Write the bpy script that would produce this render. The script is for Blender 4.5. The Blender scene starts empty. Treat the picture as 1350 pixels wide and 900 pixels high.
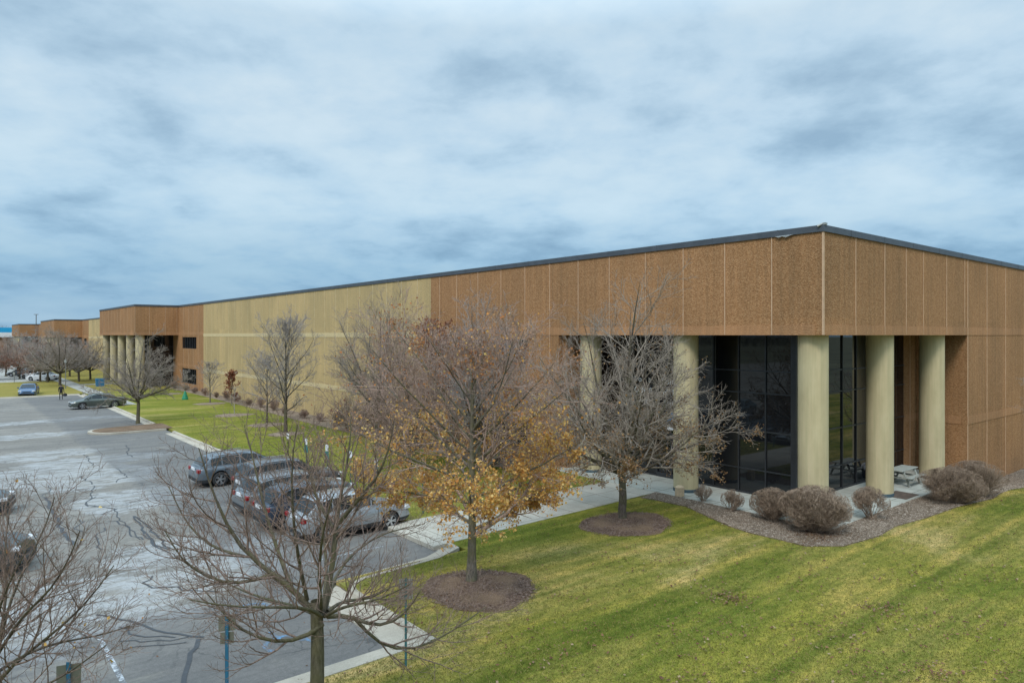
import bpy, bmesh, math, random
import numpy as np
from mathutils import Vector, Matrix
random.seed(4); RNG = np.random.default_rng(7)
scene = bpy.context.scene
COL = scene.collection
R_ = math.radians

# ------------------------------------------------------------------ frame of the place
H = 7.2                                   # drone height above the lawn
FPX, CX, HY = 918.0, 675.0, 441.7
RX, RY = 0.7725, 0.6349                   # direction of the right-hand facade
THETA = math.atan2(RY, RX)
RX, RY = math.cos(THETA), math.sin(THETA)
C0 = (11.80, 26.415)                      # corner of the near canopy on the ground

def W(u, v, z=0.0):                       # building frame -> world
    return Vector((C0[0] + u*RX - v*RY, C0[1] + u*RY + v*RX, z))
def UV(x, y):
    dx, dy = x-C0[0], y-C0[1]
    return (dx*RX + dy*RY, -dx*RY + dy*RX)
def zg(u):                                # the lawn falls away along the right-hand facade
    if np.isscalar(u):
        t = min(1.0, max(0.0, (u-10.5)/10.0)); return -0.88*t*t*(3-2*t)
    t = np.clip((u-10.5)/10.0, 0, 1); return -0.88*t*t*(3-2*t)
def G(px, py, z=0.0):                     # ground point seen at a place in the photograph
    zz = z
    for _ in range(5):
        d = FPX*(H-zz)/(py-HY); x = (px-CX)/FPX*d
        u, v = UV(x, d); zz = z + zg(u)
    return Vector((x, d, zz))
def GL(px, py, z=0.0):
    p = G(px, py, z); u, v = UV(p.x, p.y); return (u, v)

# ------------------------------------------------------------------ tagging
def tag(o, label=None, cat=None, group=None, kind=None):
    if label: o['label'] = label
    if cat: o['category'] = cat
    if group: o['group'] = group
    if kind: o['kind'] = kind
    return o
def empty(name, loc=(0,0,0), rz=0.0):
    o = bpy.data.objects.new(name, None); COL.objects.link(o)
    o.location = loc; o.rotation_euler = (0,0,rz); o.empty_display_size = .3
    return o
def link(name, me, parent=None, loc=None, rz=0.0):
    o = bpy.data.objects.new(name, me); COL.objects.link(o)
    if parent: o.parent = parent
    if loc is not None: o.location = loc; o.rotation_euler = (0,0,rz)
    return o
def copy_tree(o, parent=None):
    c = o.copy(); COL.objects.link(c)
    if parent: c.parent = parent
    for ch in list(o.children): copy_tree(ch, c)
    return c
ORD = ['first','second','third','fourth','fifth','sixth','seventh','eighth','ninth','tenth','eleventh','twelfth','thirteenth','fourteenth','fifteenth','sixteenth','seventeenth','eighteenth']

# ------------------------------------------------------------------ materials
def new_mat(name):
    m = bpy.data.materials.new(name); m.use_nodes = True
    nt = m.node_tree; b = nt.nodes['Principled BSDF']
    return m, nt, b
def N(nt, typ, **kw):
    n = nt.nodes.new(typ)
    for k, v in kw.items():
        if k in ('loc',): continue
        if hasattr(n, k): setattr(n, k, v)
        else: n.inputs[k.replace('_', ' ')].default_value = v
    return n
def L(nt, a, b): nt.links.new(a, b)
def coords(nt, scale=(1,1,1)):
    tc = nt.nodes.new('ShaderNodeTexCoord'); mp = nt.nodes.new('ShaderNodeMapping')
    mp.inputs['Scale'].default_value = scale
    L(nt, tc.outputs['Object'], mp.inputs['Vector']); return mp.outputs['Vector']
def noise(nt, vec, scale, detail=3, rough=.55, dist=0):
    n = nt.nodes.new('ShaderNodeTexNoise')
    n.inputs['Scale'].default_value = scale; n.inputs['Detail'].default_value = detail
    n.inputs['Roughness'].default_value = rough; n.inputs['Distortion'].default_value = dist
    if vec is not None: L(nt, vec, n.inputs['Vector'])
    return n.outputs['Fac']
def ramp(nt, fac, stops, interp='LINEAR'):
    r = nt.nodes.new('ShaderNodeValToRGB'); cr = r.color_ramp; cr.interpolation = interp
    while len(cr.elements) < len(stops): cr.elements.new(.5)
    for e, (p, c) in zip(cr.elements, stops):
        e.position = p; e.color = (c[0], c[1], c[2], 1) if not np.isscalar(c) else (c,c,c,1)
    L(nt, fac, r.inputs['Fac']); return r.outputs['Color']
def mix(nt, fac, a, b, mode='MIX'):
    m = nt.nodes.new('ShaderNodeMix'); m.data_type = 'RGBA'; m.blend_type = mode
    for s, i in ((fac, 0), (a, 6), (b, 7)):
        if isinstance(s, bpy.types.NodeSocket): L(nt, s, m.inputs[i])
        elif np.isscalar(s): m.inputs[i].default_value = s
        else: m.inputs[i].default_value = (s[0], s[1], s[2], 1)
    return m.outputs[2]
def mth(nt, op, a, b=None, clamp=False):
    m = nt.nodes.new('ShaderNodeMath'); m.operation = op; m.use_clamp = clamp
    for s, i in ((a, 0), (b, 1)):
        if s is None: continue
        if isinstance(s, bpy.types.NodeSocket): L(nt, s, m.inputs[i])
        else: m.inputs[i].default_value = s
    return m.outputs[0]
def bump(nt, b, height, strength=.4, dist=.02):
    n = nt.nodes.new('ShaderNodeBump'); n.inputs['Strength'].default_value = strength
    n.inputs['Distance'].default_value = dist
    L(nt, height, n.inputs['Height']); L(nt, n.outputs['Normal'], b.inputs['Normal'])

def simple(name, col, rough=.6, metal=0, var=.12, scale=4, bmp=0.0, spec=.5):
    m, nt, b = new_mat(name)
    b.inputs['Roughness'].default_value = rough; b.inputs['Metallic'].default_value = metal
    b.inputs['Specular IOR Level'].default_value = spec
    v = coords(nt)
    f = noise(nt, v, scale, 4)
    lo = [c*(1-var) for c in col]; hi = [min(1, c*(1+var)) for c in col]
    L(nt, ramp(nt, f, [(.3, lo), (.7, hi)]), b.inputs['Base Color'])
    if bmp: bump(nt, b, noise(nt, v, scale*12, 3), bmp, .01)
    return m

def aggregate(name, dark, mid, light, contrast=1.0, st=.84):
    m, nt, b = new_mat(name); v = coords(nt)
    b.inputs['Roughness'].default_value = .92; b.inputs['Specular IOR Level'].default_value = .2
    vo = nt.nodes.new('ShaderNodeTexVoronoi'); vo.inputs['Scale'].default_value = 19; L(nt, v, vo.inputs['Vector'])
    sep = nt.nodes.new('ShaderNodeSeparateColor'); L(nt, vo.outputs['Color'], sep.inputs[0])
    c = ramp(nt, sep.outputs[0], [(.05, dark), (.45, mid), (.95, light)])
    fine = noise(nt, v, 42, 3, .75)
    c = mix(nt, 0.65, c, ramp(nt, fine, [(.3, [x*.62 for x in mid]), (.7, [x*1.35 for x in mid])]), 'MIX')
    big = noise(nt, coords(nt, (.3,.3,.12)), 1.3, 5, .6)
    c = mix(nt, 1, c, ramp(nt, big, [(.3, (.86,.86,.84)), (.7, (1.12,1.08,1.04))]), 'MULTIPLY')
    streak = noise(nt, coords(nt, (2.2,2.2,.06)), 2.0, 4, .7)
    c = mix(nt, 1, c, ramp(nt, streak, [(.35, (st,st+.01,st+.02)), (.6, (1.04,1.02,1.0))]), 'MULTIPLY')
    sn = nt.nodes.new('ShaderNodeVectorMath'); sn.operation = 'SNAP'; L(nt, v, sn.inputs[0]); sn.inputs[1].default_value = (2.2, 2.17, 3.94)
    wn = nt.nodes.new('ShaderNodeTexWhiteNoise'); L(nt, sn.outputs[0], wn.inputs['Vector'])
    c = mix(nt, 1, c, ramp(nt, wn.outputs['Value'], [(0, (.93,.93,.94)), (1, (1.07,1.05,1.04))]), 'MULTIPLY')
    L(nt, c, b.inputs['Base Color'])
    bump(nt, b, mth(nt, 'ADD', vo.outputs['Distance'], fine), .55, .03)
    return m
M = {}
M['brown'] = aggregate('brown_aggregate', (.16,.082,.036), (.335,.182,.086), (.50,.32,.18))
M['brown_band'] = aggregate('brown_band', (.32,.17,.085), (.385,.213,.108), (.43,.26,.145))
M['tan'] = aggregate('tan_aggregate', (.36,.272,.138), (.46,.348,.178), (.52,.41,.23), st=.93)
M['tan_band'] = simple('tan_band', (.54,.425,.235), .9, var=.08, scale=3, bmp=.2)
M['joint'] = simple('joint', (.50,.33,.21), .8, var=.15, scale=3)
M['joint_tan'] = simple('joint_tan', (.56,.45,.26), .8, var=.15, scale=3)
M['coping'] = simple('coping_metal', (.075,.085,.10), .45, .3, var=.15, scale=2)
M['soffit'] = simple('soffit', (.30,.26,.19), .9)
def column_mat():
    m, nt, b = new_mat('column_concrete'); v = coords(nt)
    b.inputs['Roughness'].default_value = .85; b.inputs['Specular IOR Level'].default_value = .25
    f = noise(nt, coords(nt, (1,1,.35)), 1.6, 5, .6)
    c = ramp(nt, f, [(.3, (.44,.365,.225)), (.55, (.51,.43,.27)), (.75, (.56,.475,.31))])
    st = noise(nt, coords(nt, (4,4,.12)), 2, 4, .7)
    c = mix(nt, 1, c, ramp(nt, st, [(.35, (.86,.88,.84)), (.65, (1.03,1.02,1.0))]), 'MULTIPLY')
    L(nt, c, b.inputs['Base Color']); bump(nt, b, noise(nt, v, 40, 3), .15, .01); return m
M['column'] = column_mat()
def glass_mat(name, tint=(.008,.009,.011), rough=.02, ior=1.62):
    m, nt, b = new_mat(name)
    b.inputs['Base Color'].default_value = (*tint, 1); b.inputs['Roughness'].default_value = rough
    b.inputs['IOR'].default_value = ior
    bump(nt, b, noise(nt, coords(nt), .8, 2), .02, .02)
    return m
M['glass'] = glass_mat('dark_glass',ior=1.6)
M['car_glass'] = glass_mat('car_glass', (.012,.016,.018), .03, 1.55)
M['mullion'] = simple('dark_bronze_frame', (.055,.058,.064), .4, .6)
M['roof'] = simple('roof_gravel', (.3,.29,.28), .95, scale=8)

def concrete(name, col, cell=0):
    m, nt, b = new_mat(name); v = coords(nt)
    b.inputs['Roughness'].default_value = .9; b.inputs['Specular IOR Level'].default_value = .25
    f = noise(nt, v, .7, 6, .65); g = noise(nt, v, 30, 3, .6)
    c = ramp(nt, f, [(.3, [x*.78 for x in col]), (.55, col), (.75, [min(.9, x*1.15) for x in col])])
    c = mix(nt, 1, c, ramp(nt, g, [(.3, .86), (.7, 1.08)]), 'MULTIPLY')
    if cell:
        br = nt.nodes.new('ShaderNodeTexBrick'); br.offset = 0
        br.inputs['Scale'].default_value = 1.0; br.inputs['Brick Width'].default_value = cell; br.inputs['Row Height'].default_value = cell
        br.inputs['Mortar Size'].default_value = .018; br.inputs['Color1'].default_value = (1,1,1,1); br.inputs['Color2'].default_value = (.93,.94,.94,1)
        br.inputs['Mortar'].default_value = (.45,.43,.4,1); L(nt, v, br.inputs['Vector'])
        c = mix(nt, 1, c, br.outputs['Color'], 'MULTIPLY')
    L(nt, c, b.inputs['Base Color']); bump(nt, b, g, .25, .01); return m
M['patio'] = concrete('patio_concrete', (.41,.415,.37), 1.52)
M['walk'] = concrete('walk_concrete', (.46,.425,.36), 1.5)
M['curb'] = concrete('curb_concrete', (.43,.385,.315), 0)
M['far_walk'] = concrete('far_walk_concrete', (.36,.35,.32), 1.5)

# ---- asphalt: aged surface with pale scoured patches, darker sealed stalls, fine cracks
def asphalt_mat():
    m, nt, b = new_mat('aged_asphalt'); v = coords(nt)
    b.inputs['Roughness'].default_value = .82; b.inputs['Specular IOR Level'].default_value = .35
    base = ramp(nt, noise(nt, v, .16, 6, .62, .6), [(.30, (.140,.134,.127)), (.5, (.195,.183,.166)), (.68, (.25,.232,.202))])
    warm = noise(nt, coords(nt, (.22,.9,1)), 1.0, 6, .65)
    base = mix(nt, 1, base, ramp(nt, noise(nt, coords(nt,(.12,1.1,1)), 1.0, 6, .7), [(.36,.72),(.6,1.16)]), 'MULTIPLY')
    base = mix(nt, mth(nt, 'MULTIPLY', warm, .5), base, (.19,.165,.13))
    # pale patches
    tc = nt.nodes.new('ShaderNodeTexCoord')
    nz = nt.nodes.new('ShaderNodeTexNoise'); nz.inputs['Scale'].default_value = .40; nz.inputs['Detail'].default_value = 9; nz.inputs['Roughness'].default_value = .7
    L(nt, tc.outputs['Object'], nz.inputs['Vector'])
    va = nt.nodes.new('ShaderNodeVectorMath'); va.operation = 'MULTIPLY_ADD'
    L(nt, nz.outputs['Color'], va.inputs[0]); va.inputs[1].default_value = (6.0,6.0,0); L(nt, tc.outputs['Object'], va.inputs[2])
    total = None
    blobs = [((178,655),(2.6,2.2)), ((120,625),(3.2,3.4)), ((60,625),(4.0,3.0)), ((215,722),(1.6,1.2)), ((250,745),(3.2,.9)),
             ((130,780),(2.4,1.5)), ((40,830),(2.2,1.6)), ((25,600),(4,2)), ((300,752),(2.4,.9)), ((45,572),(9,1.3)), ((60,553),(12,1.3)), ((330,715),(1.6,.8)), ((140,602),(4,1.4)), ((170,810),(1.6,1.0))]
    for (p, r) in blobs:
        u, w = GL(*p)
        s = nt.nodes.new('ShaderNodeVectorMath'); s.operation = 'SUBTRACT'
        L(nt, va.outputs[0], s.inputs[0]); s.inputs[1].default_value = (u+3.0, w+3.0, 0)
        q = nt.nodes.new('ShaderNodeVectorMath'); q.operation = 'DIVIDE'
        L(nt, s.outputs[0], q.inputs[0]); q.inputs[1].default_value = (r[0], r[1], 1e3)
        ln = nt.nodes.new('ShaderNodeVectorMath'); ln.operation = 'LENGTH'; L(nt, q.outputs[0], ln.inputs[0])
        f = mth(nt, 'SUBTRACT', 1.18, ln.outputs['Value'], True)
        total = f if total is None else mth(nt, 'MAXIMUM', total, f)
    pm = ramp(nt, total, [(.05, 0), (.20, 1)])
    speck = noise(nt, coords(nt,(.6,1.5,1)), 1.5, 9, .72)
    pm = mth(nt, 'MULTIPLY', pm, ramp(nt, speck, [(.40, .05), (.56, 1)]))
    base = mix(nt, mth(nt, 'MULTIPLY', pm, .8), base, (.35,.355,.355))
    # darker sealed stall strip next to the kerbs
    sx = nt.nodes.new('ShaderNodeSeparateXYZ'); L(nt, va.outputs[0], sx.inputs[0])
    sep = nt.nodes.new('ShaderNodeSeparateXYZ'); L(nt, tc.outputs['Object'], sep.inputs[0])
    edge = noise(nt, v, .8, 4, .6)
    su = mth(nt, 'ADD', sep.outputs[0], mth(nt, 'MULTIPLY', edge, 1.2))
    sealed = ramp(nt, mth(nt, 'MULTIPLY_ADD', su, .5) if False else mth(nt, 'ADD', su, 18.6), [(.45, 0), (.95, 1)])
    sv = mth(nt, 'ADD', sep.outputs[1], mth(nt, 'MULTIPLY', edge, 1.5))
    near = ramp(nt, mth(nt, 'SUBTRACT', 8.4, sv), [(.2, 0), (.9, 1)])
    seal = mth(nt, 'MAXIMUM', sealed, near, True)
    dark = ramp(nt, noise(nt, coords(nt,(.4,1.4,1)), .9, 8, .75), [(.3, (.065,.068,.074)), (.52, (.105,.105,.108)), (.68, (.19,.178,.155))])
    base = mix(nt, mth(nt, 'MULTIPLY', seal, .55), base, dark)
    # cracks
    nz2 = nt.nodes.new('ShaderNodeTexNoise'); nz2.inputs['Scale'].default_value = 1.1; nz2.inputs['Detail'].default_value = 4; L(nt, tc.outputs['Object'], nz2.inputs['Vector'])
    vb = nt.nodes.new('ShaderNodeVectorMath'); vb.operation = 'MULTIPLY_ADD'; L(nt, nz2.outputs['Color'], vb.inputs[0]); vb.inputs[1].default_value = (1.4,1.4,0); L(nt, tc.outputs['Object'], vb.inputs[2])
    for sc, th, st, msk in ((.22, .004, .5, .53), (.55, .007, .42, .55), (1.6, .013, .42, .57)):
        vo = nt.nodes.new('ShaderNodeTexVoronoi'); vo.feature = 'DISTANCE_TO_EDGE'; vo.inputs['Scale'].default_value = sc; L(nt, vb.outputs[0], vo.inputs['Vector'])
        cr = ramp(nt, vo.outputs['Distance'], [(0, 1), (th, 1), (th*2.2, 0)])
        mk = ramp(nt, noise(nt, v, .22 + sc*.2, 3), [(msk-.03, 0), (msk+.04, 1)])
        base = mix(nt, mth(nt, 'MULTIPLY', mth(nt, 'MULTIPLY', cr, mk), st), base, (.035,.036,.038))
    grain = noise(nt, v, 55, 3, .8)
    base = mix(nt, 1, base, ramp(nt, grain, [(.3, .72), (.7, 1.25)]), 'MULTIPLY')
    mid = noise(nt, v, 7, 5, .8)
    base = mix(nt, 1, base, ramp(nt, mid, [(.3, .84), (.7, 1.14)]), 'MULTIPLY')
    L(nt, base, b.inputs['Base Color']); bump(nt, b, grain, .35, .01)
    return m
M['asphalt'] = asphalt_mat()
M['tar'] = simple('crack_tar', (.042,.045,.05), .6, var=.25, scale=6)
def paint_mat(name, col):
    m, nt, b = new_mat(name); v = coords(nt)
    b.inputs['Roughness'].default_value = .8
    f = noise(nt, v, 5, 8, .85)
    c = mix(nt, ramp(nt, f, [(.46, 0), (.62, .9)]), (.12,.125,.13), col)
    L(nt, c, b.inputs['Base Color']); return m
M['line_white'] = paint_mat('worn_white_paint', (.62,.65,.68))
M['line_blue'] = paint_mat('worn_blue_paint', (.10,.26,.46))

def lawn_mat(name='lawn', k=1.0):
    m, nt, b = new_mat(name); v = coords(nt)
    b.inputs['Roughness'].default_value = .95; b.inputs['Specular IOR Level'].default_value = .1
    big = noise(nt, coords(nt, (.55,1,1)), .22, 5, .62, .4)
    c = ramp(nt, big, [(.30, (.100,.128,.018)), (.43, (.160,.165,.028)), (.55, (.24,.208,.052)), (.67, (.38,.295,.12))])
    # mowing stripes run along the facade
    wv = nt.nodes.new('ShaderNodeTexNoise'); wv.inputs['Scale'].default_value = 1.0; wv.inputs['Detail'].default_value = 3
    L(nt, coords(nt, (.03,1.5,1)), wv.inputs['Vector'])
    c = mix(nt, 1, c, ramp(nt, wv.outputs['Fac'], [(.38, (.62,.72,.60)), (.46, (.88,.93,.9)), (.54, (1.08,1.04,1.04)), (.62, (1.30,1.18,1.2))]), 'MULTIPLY')
    med = noise(nt, coords(nt, (.8,1.3,1)), 2.4, 6, .72)
    c = mix(nt, 1, c, ramp(nt, med, [(.30, (.50,.58,.48)), (.5, (1,1,1)), (.70, (1.45,1.30,1.35))]), 'MULTIPLY')
    cl = noise(nt, coords(nt, (1,1.2,1)), 7.5, 5, .75)
    c = mix(nt, 1, c, ramp(nt, cl, [(.32, (.60,.64,.58)), (.5, (1,1,1)), (.68, (1.30,1.22,1.24))]), 'MULTIPLY')
    # greener towards the building and along the far lawn
    sep = nt.nodes.new('ShaderNodeSeparateXYZ'); L(nt, v, sep.inputs[0])
    far = ramp(nt, mth(nt, 'DIVIDE', mth(nt, 'ADD', sep.outputs[1], 3), 30), [(.1, 0), (.55, 1)])
    c = mix(nt, mth(nt, 'MULTIPLY', far, .5), c, (.15,.172,.020))
    yel = ramp(nt, mth(nt, 'DIVIDE', mth(nt, 'SUBTRACT', sep.outputs[1], 84), 8), [(.2, 0), (.6, 1)])
    c = mix(nt, mth(nt, 'MULTIPLY', yel, .6), c, (.26,.20,.06))
    fine = noise(nt, v, 22, 4, .8)
    c = mix(nt, 1, c, ramp(nt, fine, [(.3, (.55,.58,.5)), (.5, (1,1,1)), (.72, (1.5,1.42,1.4))]), 'MULTIPLY')
    L(nt, c, b.inputs['Base Color']); bump(nt, b, fine, .6, .04)
    return m
M['lawn'] = lawn_mat()
def island_mat(name, cols, rough=.9, spec=.2, extra=None, twoside=0):
    m, nt, b = new_mat(name)
    b.inputs['Roughness'].default_value = rough; b.inputs['Specular IOR Level'].default_value = spec
    g = nt.nodes.new('ShaderNodeNewGeometry')
    n = len(cols)
    c = ramp(nt, g.outputs['Random Per Island'], [(i/(n-1), x) for i, x in enumerate(cols)])
    if extra: 
        c = mix(nt, ramp(nt, noise(nt, coords(nt), extra[0], 3), [(.4, 0), (.62, 1)]), c, extra[1])
    L(nt, c, b.inputs['Base Color'])
    if twoside:
        tr = nt.nodes.new('ShaderNodeBsdfTranslucent'); L(nt, c, tr.inputs['Color'])
        ms = nt.nodes.new('ShaderNodeMixShader'); ms.inputs[0].default_value = twoside
        L(nt, b.outputs[0], ms.inputs[1]); L(nt, tr.outputs[0], ms.inputs[2])
        L(nt, ms.outputs[0], nt.nodes['Material Output'].inputs['Surface'])
    return m
M['blades'] = island_mat('grass_blades', [(.085,.112,.014), (.15,.160,.026), (.24,.205,.055), (.37,.30,.12), (.125,.142,.022)], twoside=.3)
M['gold'] = island_mat('golden_leaves', [(.38,.17,.04), (.60,.31,.075), (.68,.42,.12), (.72,.52,.20), (.58,.24,.06), (.42,.30,.08)], .6, .3, twoside=.35)
M['orange'] = island_mat('orange_leaves', [(.34,.13,.05), (.48,.20,.07), (.42,.24,.10), (.30,.14,.08)], .7, .2, twoside=.3)
M['red'] = island_mat('russet_leaves', [(.16,.045,.025), (.26,.08,.04), (.32,.13,.06), (.14,.06,.035)], .7, .2, twoside=.25)
M['brownleaf'] = island_mat('dry_leaves', [(.16,.085,.04), (.26,.15,.07), (.34,.22,.10), (.22,.10,.05)], .8, .2, twoside=.25)
M['litter'] = island_mat('fallen_leaves', [(.07,.035,.02), (.12,.06,.035), (.20,.11,.06), (.09,.05,.03), (.30,.22,.13)], .9, .1)
M['chips'] = island_mat('mulch_chips', [(.07,.045,.035), (.13,.085,.065), (.19,.13,.10), (.25,.19,.16), (.10,.06,.045)], .95, .1)
M['chips_grey'] = island_mat('weathered_chips', [(.11,.078,.055), (.20,.15,.11), (.33,.265,.205), (.46,.39,.32)], .95, .1)
M['bud'] = island_mat('red_buds', [(.20,.06,.05), (.16,.05,.045), (.24,.11,.08)], .8, .1)
def mulch(name, col):
    m, nt, b = new_mat(name); v = coords(nt); b.inputs['Roughness'].default_value = .97; b.inputs['Specular IOR Level'].default_value = .1
    f = noise(nt, v, 26, 5, .8); g = noise(nt, v, .9, 5, .6)
    c = ramp(nt, f, [(.3, [x*.5 for x in col]), (.5, col), (.72, [x*1.7 for x in col])])
    c = mix(nt, 1, c, ramp(nt, g, [(.3, (.75,.74,.74)), (.7, (1.2,1.18,1.17))]), 'MULTIPLY')
    L(nt, c, b.inputs['Base Color']); bump(nt, b, f, .7, .05); return m
M['mulch'] = mulch('mulch', (.18,.125,.085))
M['bed'] = mulch('bed_mulch', (.23,.18,.135))
def bark(name, col, moss=None):
    m, nt, b = new_mat(name); v = coords(nt, (1,1,.25)); b.inputs['Roughness'].default_value = .95; b.inputs['Specular IOR Level'].default_value = .15
    f = noise(nt, v, 24, 4, .7); c = ramp(nt, f, [(.32, [x*.42 for x in col]), (.52, col), (.70, [x*1.5 for x in col])])
    if moss: c = mix(nt, mth(nt, 'MULTIPLY', ramp(nt, noise(nt, coords(nt), 2.6, 4), [(.4, 0), (.62, 1)]), .7), c, moss)
    L(nt, c, b.inputs['Base Color']); bump(nt, b, f, .8, .03); return m
M['bark'] = bark('bark_grey', (.155,.135,.110), (.13,.12,.055))
M['bark_moss'] = bark('bark_mossy', (.115,.098,.072), (.12,.11,.055))
M['bark_dark'] = bark('bark_dark', (.105,.085,.070), (.10,.095,.05))
M['twig_grey'] = bark('twig_grey', (.33,.295,.275))
M['twig_pale'] = bark('twig_pale', (.37,.335,.305))
M['twig_red'] = bark('twig_red', (.36,.255,.205))
M['twig_t4'] = bark('twig_grey_brown', (.31,.26,.215))
M['twig_red1'] = bark('twig_red_near', (.22,.155,.125))
M['twig_dark'] = bark('twig_dark', (.29,.245,.205))
M['shrub'] = bark('shrub_twig', (.33,.245,.18))

# vehicles / furniture
def car_paint(name, col, metal=.55, rough=.28):
    m, nt, b = new_mat(name)
    f = noise(nt, coords(nt), 2.2, 5, .7)
    L(nt, ramp(nt, f, [(.35, [x*.86 for x in col]), (.65, col)]), b.inputs['Base Color'])
    b.inputs['Metallic'].default_value = metal; b.inputs['Roughness'].default_value = rough
    b.inputs['Coat Weight'].default_value = .6; b.inputs['Coat Roughness'].default_value = .05
    return m
M['tyre'] = simple('tyre', (.022,.022,.023), .85)
M['rim'] = simple('alloy', (.52,.53,.55), .3, .8)
M['trim'] = simple('black_trim', (.02,.021,.023), .55)
M['chrome'] = simple('chrome', (.6,.6,.62), .15, 1.0)
M['lamp_red'] = simple('tail_lamp', (.24,.012,.012), .15)
M['lamp_clear'] = simple('head_lamp', (.62,.64,.66), .1, .2)
M['lamp_amber'] = simple('amber_lamp', (.75,.30,.05), .2)
M['plate'] = simple('plate_white', (.65,.66,.68), .5)
M['white'] = simple('white_enamel', (.74,.75,.76), .5)
M['signback'] = simple('sign_back', (.20,.20,.17), .55, .3)
M['signgrey'] = simple('sign_back_grey', (.30,.31,.30), .5, .4)
M['postblue'] = simple('blue_post', (.025,.15,.27), .5)
M['postteal'] = simple('teal_post', (.045,.15,.16), .55, scale=9, var=.35)
M['postdark'] = simple('dark_post', (.03,.04,.04), .6)
M['signteal'] = simple('teal_sign', (.035,.17,.16), .5)
M['steel'] = simple('steel_pole', (.22,.22,.22), .5, .5)
M['tableconc'] = simple('table_concrete', (.29,.30,.265), .85, var=.15, scale=6)
M['rust'] = simple('rusty_mat', (.085,.06,.045), .9, var=.4, scale=5)
M['bincol'] = simple('tan_bin', (.48,.37,.24), .85, var=.15, scale=10, bmp=.4)
M['blue'] = simple('blue_plastic', (.02,.16,.33), .45)
M['green'] = simple('green_bag', (.01,.20,.10), .6)
M['cloth'] = simple('dark_clothes', (.014,.014,.018), .9)
M['skin'] = simple('skin', (.42,.25,.18), .6)
M['hair'] = simple('dark_hair', (.02,.015,.012), .7)
M['awn_blue'] = simple('blue_fascia', (.01,.33,.62), .5)
M['letters'] = simple('white_letters', (.75,.77,.80), .5)
M['basering'] = simple('column_base_ring', (.04,.07,.085), .7)
M['far'] = bark('far_wood', (.07,.072,.075))

# ------------------------------------------------------------------ mesh builder
class MB:
    def __init__(s): s.v=[]; s.f=[]; s.m=[]
    def add(s, verts, faces, mi=0):
        o=len(s.v); s.v.extend([tuple(p) for p in verts]); s.f.extend([tuple(i+o for i in f) for f in faces]); s.m.extend([mi]*len(faces)); return s
    def box(s, a, b, mi=0):
        (x0,y0,z0),(x1,y1,z1)=[(min(p,q),max(p,q)) for p,q in zip(a,b)] and ((min(a[0],b[0]),min(a[1],b[1]),min(a[2],b[2])),(max(a[0],b[0]),max(a[1],b[1]),max(a[2],b[2])))
        v=[(x0,y0,z0),(x1,y0,z0),(x1,y1,z0),(x0,y1,z0),(x0,y0,z1),(x1,y0,z1),(x1,y1,z1),(x0,y1,z1)]
        return s.add(v,[(3,2,1,0),(4,5,6,7),(0,1,5,4),(1,2,6,5),(2,3,7,6),(3,0,4,7)],mi)
    def obox(s, c, ax, ay, az, mi=0):
        c=Vector(c); ax=Vector(ax); ay=Vector(ay); az=Vector(az)
        v=[c+i*ax+j*ay+k*az for k in (-1,1) for (i,j) in ((-1,-1),(1,-1),(1,1),(-1,1))]
        return s.add(v,[(3,2,1,0),(4,5,6,7),(0,1,5,4),(1,2,6,5),(2,3,7,6),(3,0,4,7)],mi)
    def cyl(s, p, q, r0, r1=None, n=12, mi=0, cap=True):
        if r1 is None: r1=r0
        p=Vector(p); q=Vector(q); d=(q-p).normalized()
        e=d.cross(Vector((0,0,1)) if abs(d.z)<.9 else Vector((1,0,0))).normalized(); g=d.cross(e)
        v=[]
        for (c,r) in ((p,r0),(q,r1)):
            for i in range(n):
                a=2*math.pi*i/n; v.append(c+e*r*math.cos(a)+g*r*math.sin(a))
        f=[(i,(i+1)%n,n+(i+1)%n,n+i) for i in range(n)]
        if cap: f+= [tuple(range(n-1,-1,-1)), tuple(range(n,2*n))]
        return s.add(v,f,mi)
    def lathe(s, prof, n=32, mi=0, c=(0,0,0)):
        v=[]
        for (r,z) in prof:
            for i in range(n):
                a=2*math.pi*i/n; v.append((c[0]+r*math.cos(a), c[1]+r*math.sin(a), c[2]+z))
        f=[]
        for k in range(len(prof)-1):
            for i in range(n): f.append((k*n+i,k*n+(i+1)%n,(k+1)*n+(i+1)%n,(k+1)*n+i))
        f+= [tuple(range(n-1,-1,-1)), tuple(range((len(prof)-1)*n,len(prof)*n))]
        return s.add(v,f,mi)
    def build(s, name, mats, parent=None, loc=None, rz=0.0, smooth=None, bevel=0):
        me=bpy.data.meshes.new(name); me.from_pydata(s.v,[],s.f)
        if not isinstance(mats,(list,tuple)): mats=[mats]
        for m in mats: me.materials.append(m)
        me.polygons.foreach_set('material_index', s.m)
        if smooth is not None:
            me.polygons.foreach_set('use_smooth',[True]*len(s.f))
            me.set_sharp_from_angle(angle=R_(smooth))
        me.update()
        o=link(name, me, parent, loc, rz)
        if bevel:
            b=o.modifiers.new('b','BEVEL'); b.width=bevel; b.segments=2; b.limit_method='ANGLE'
        return o

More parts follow.
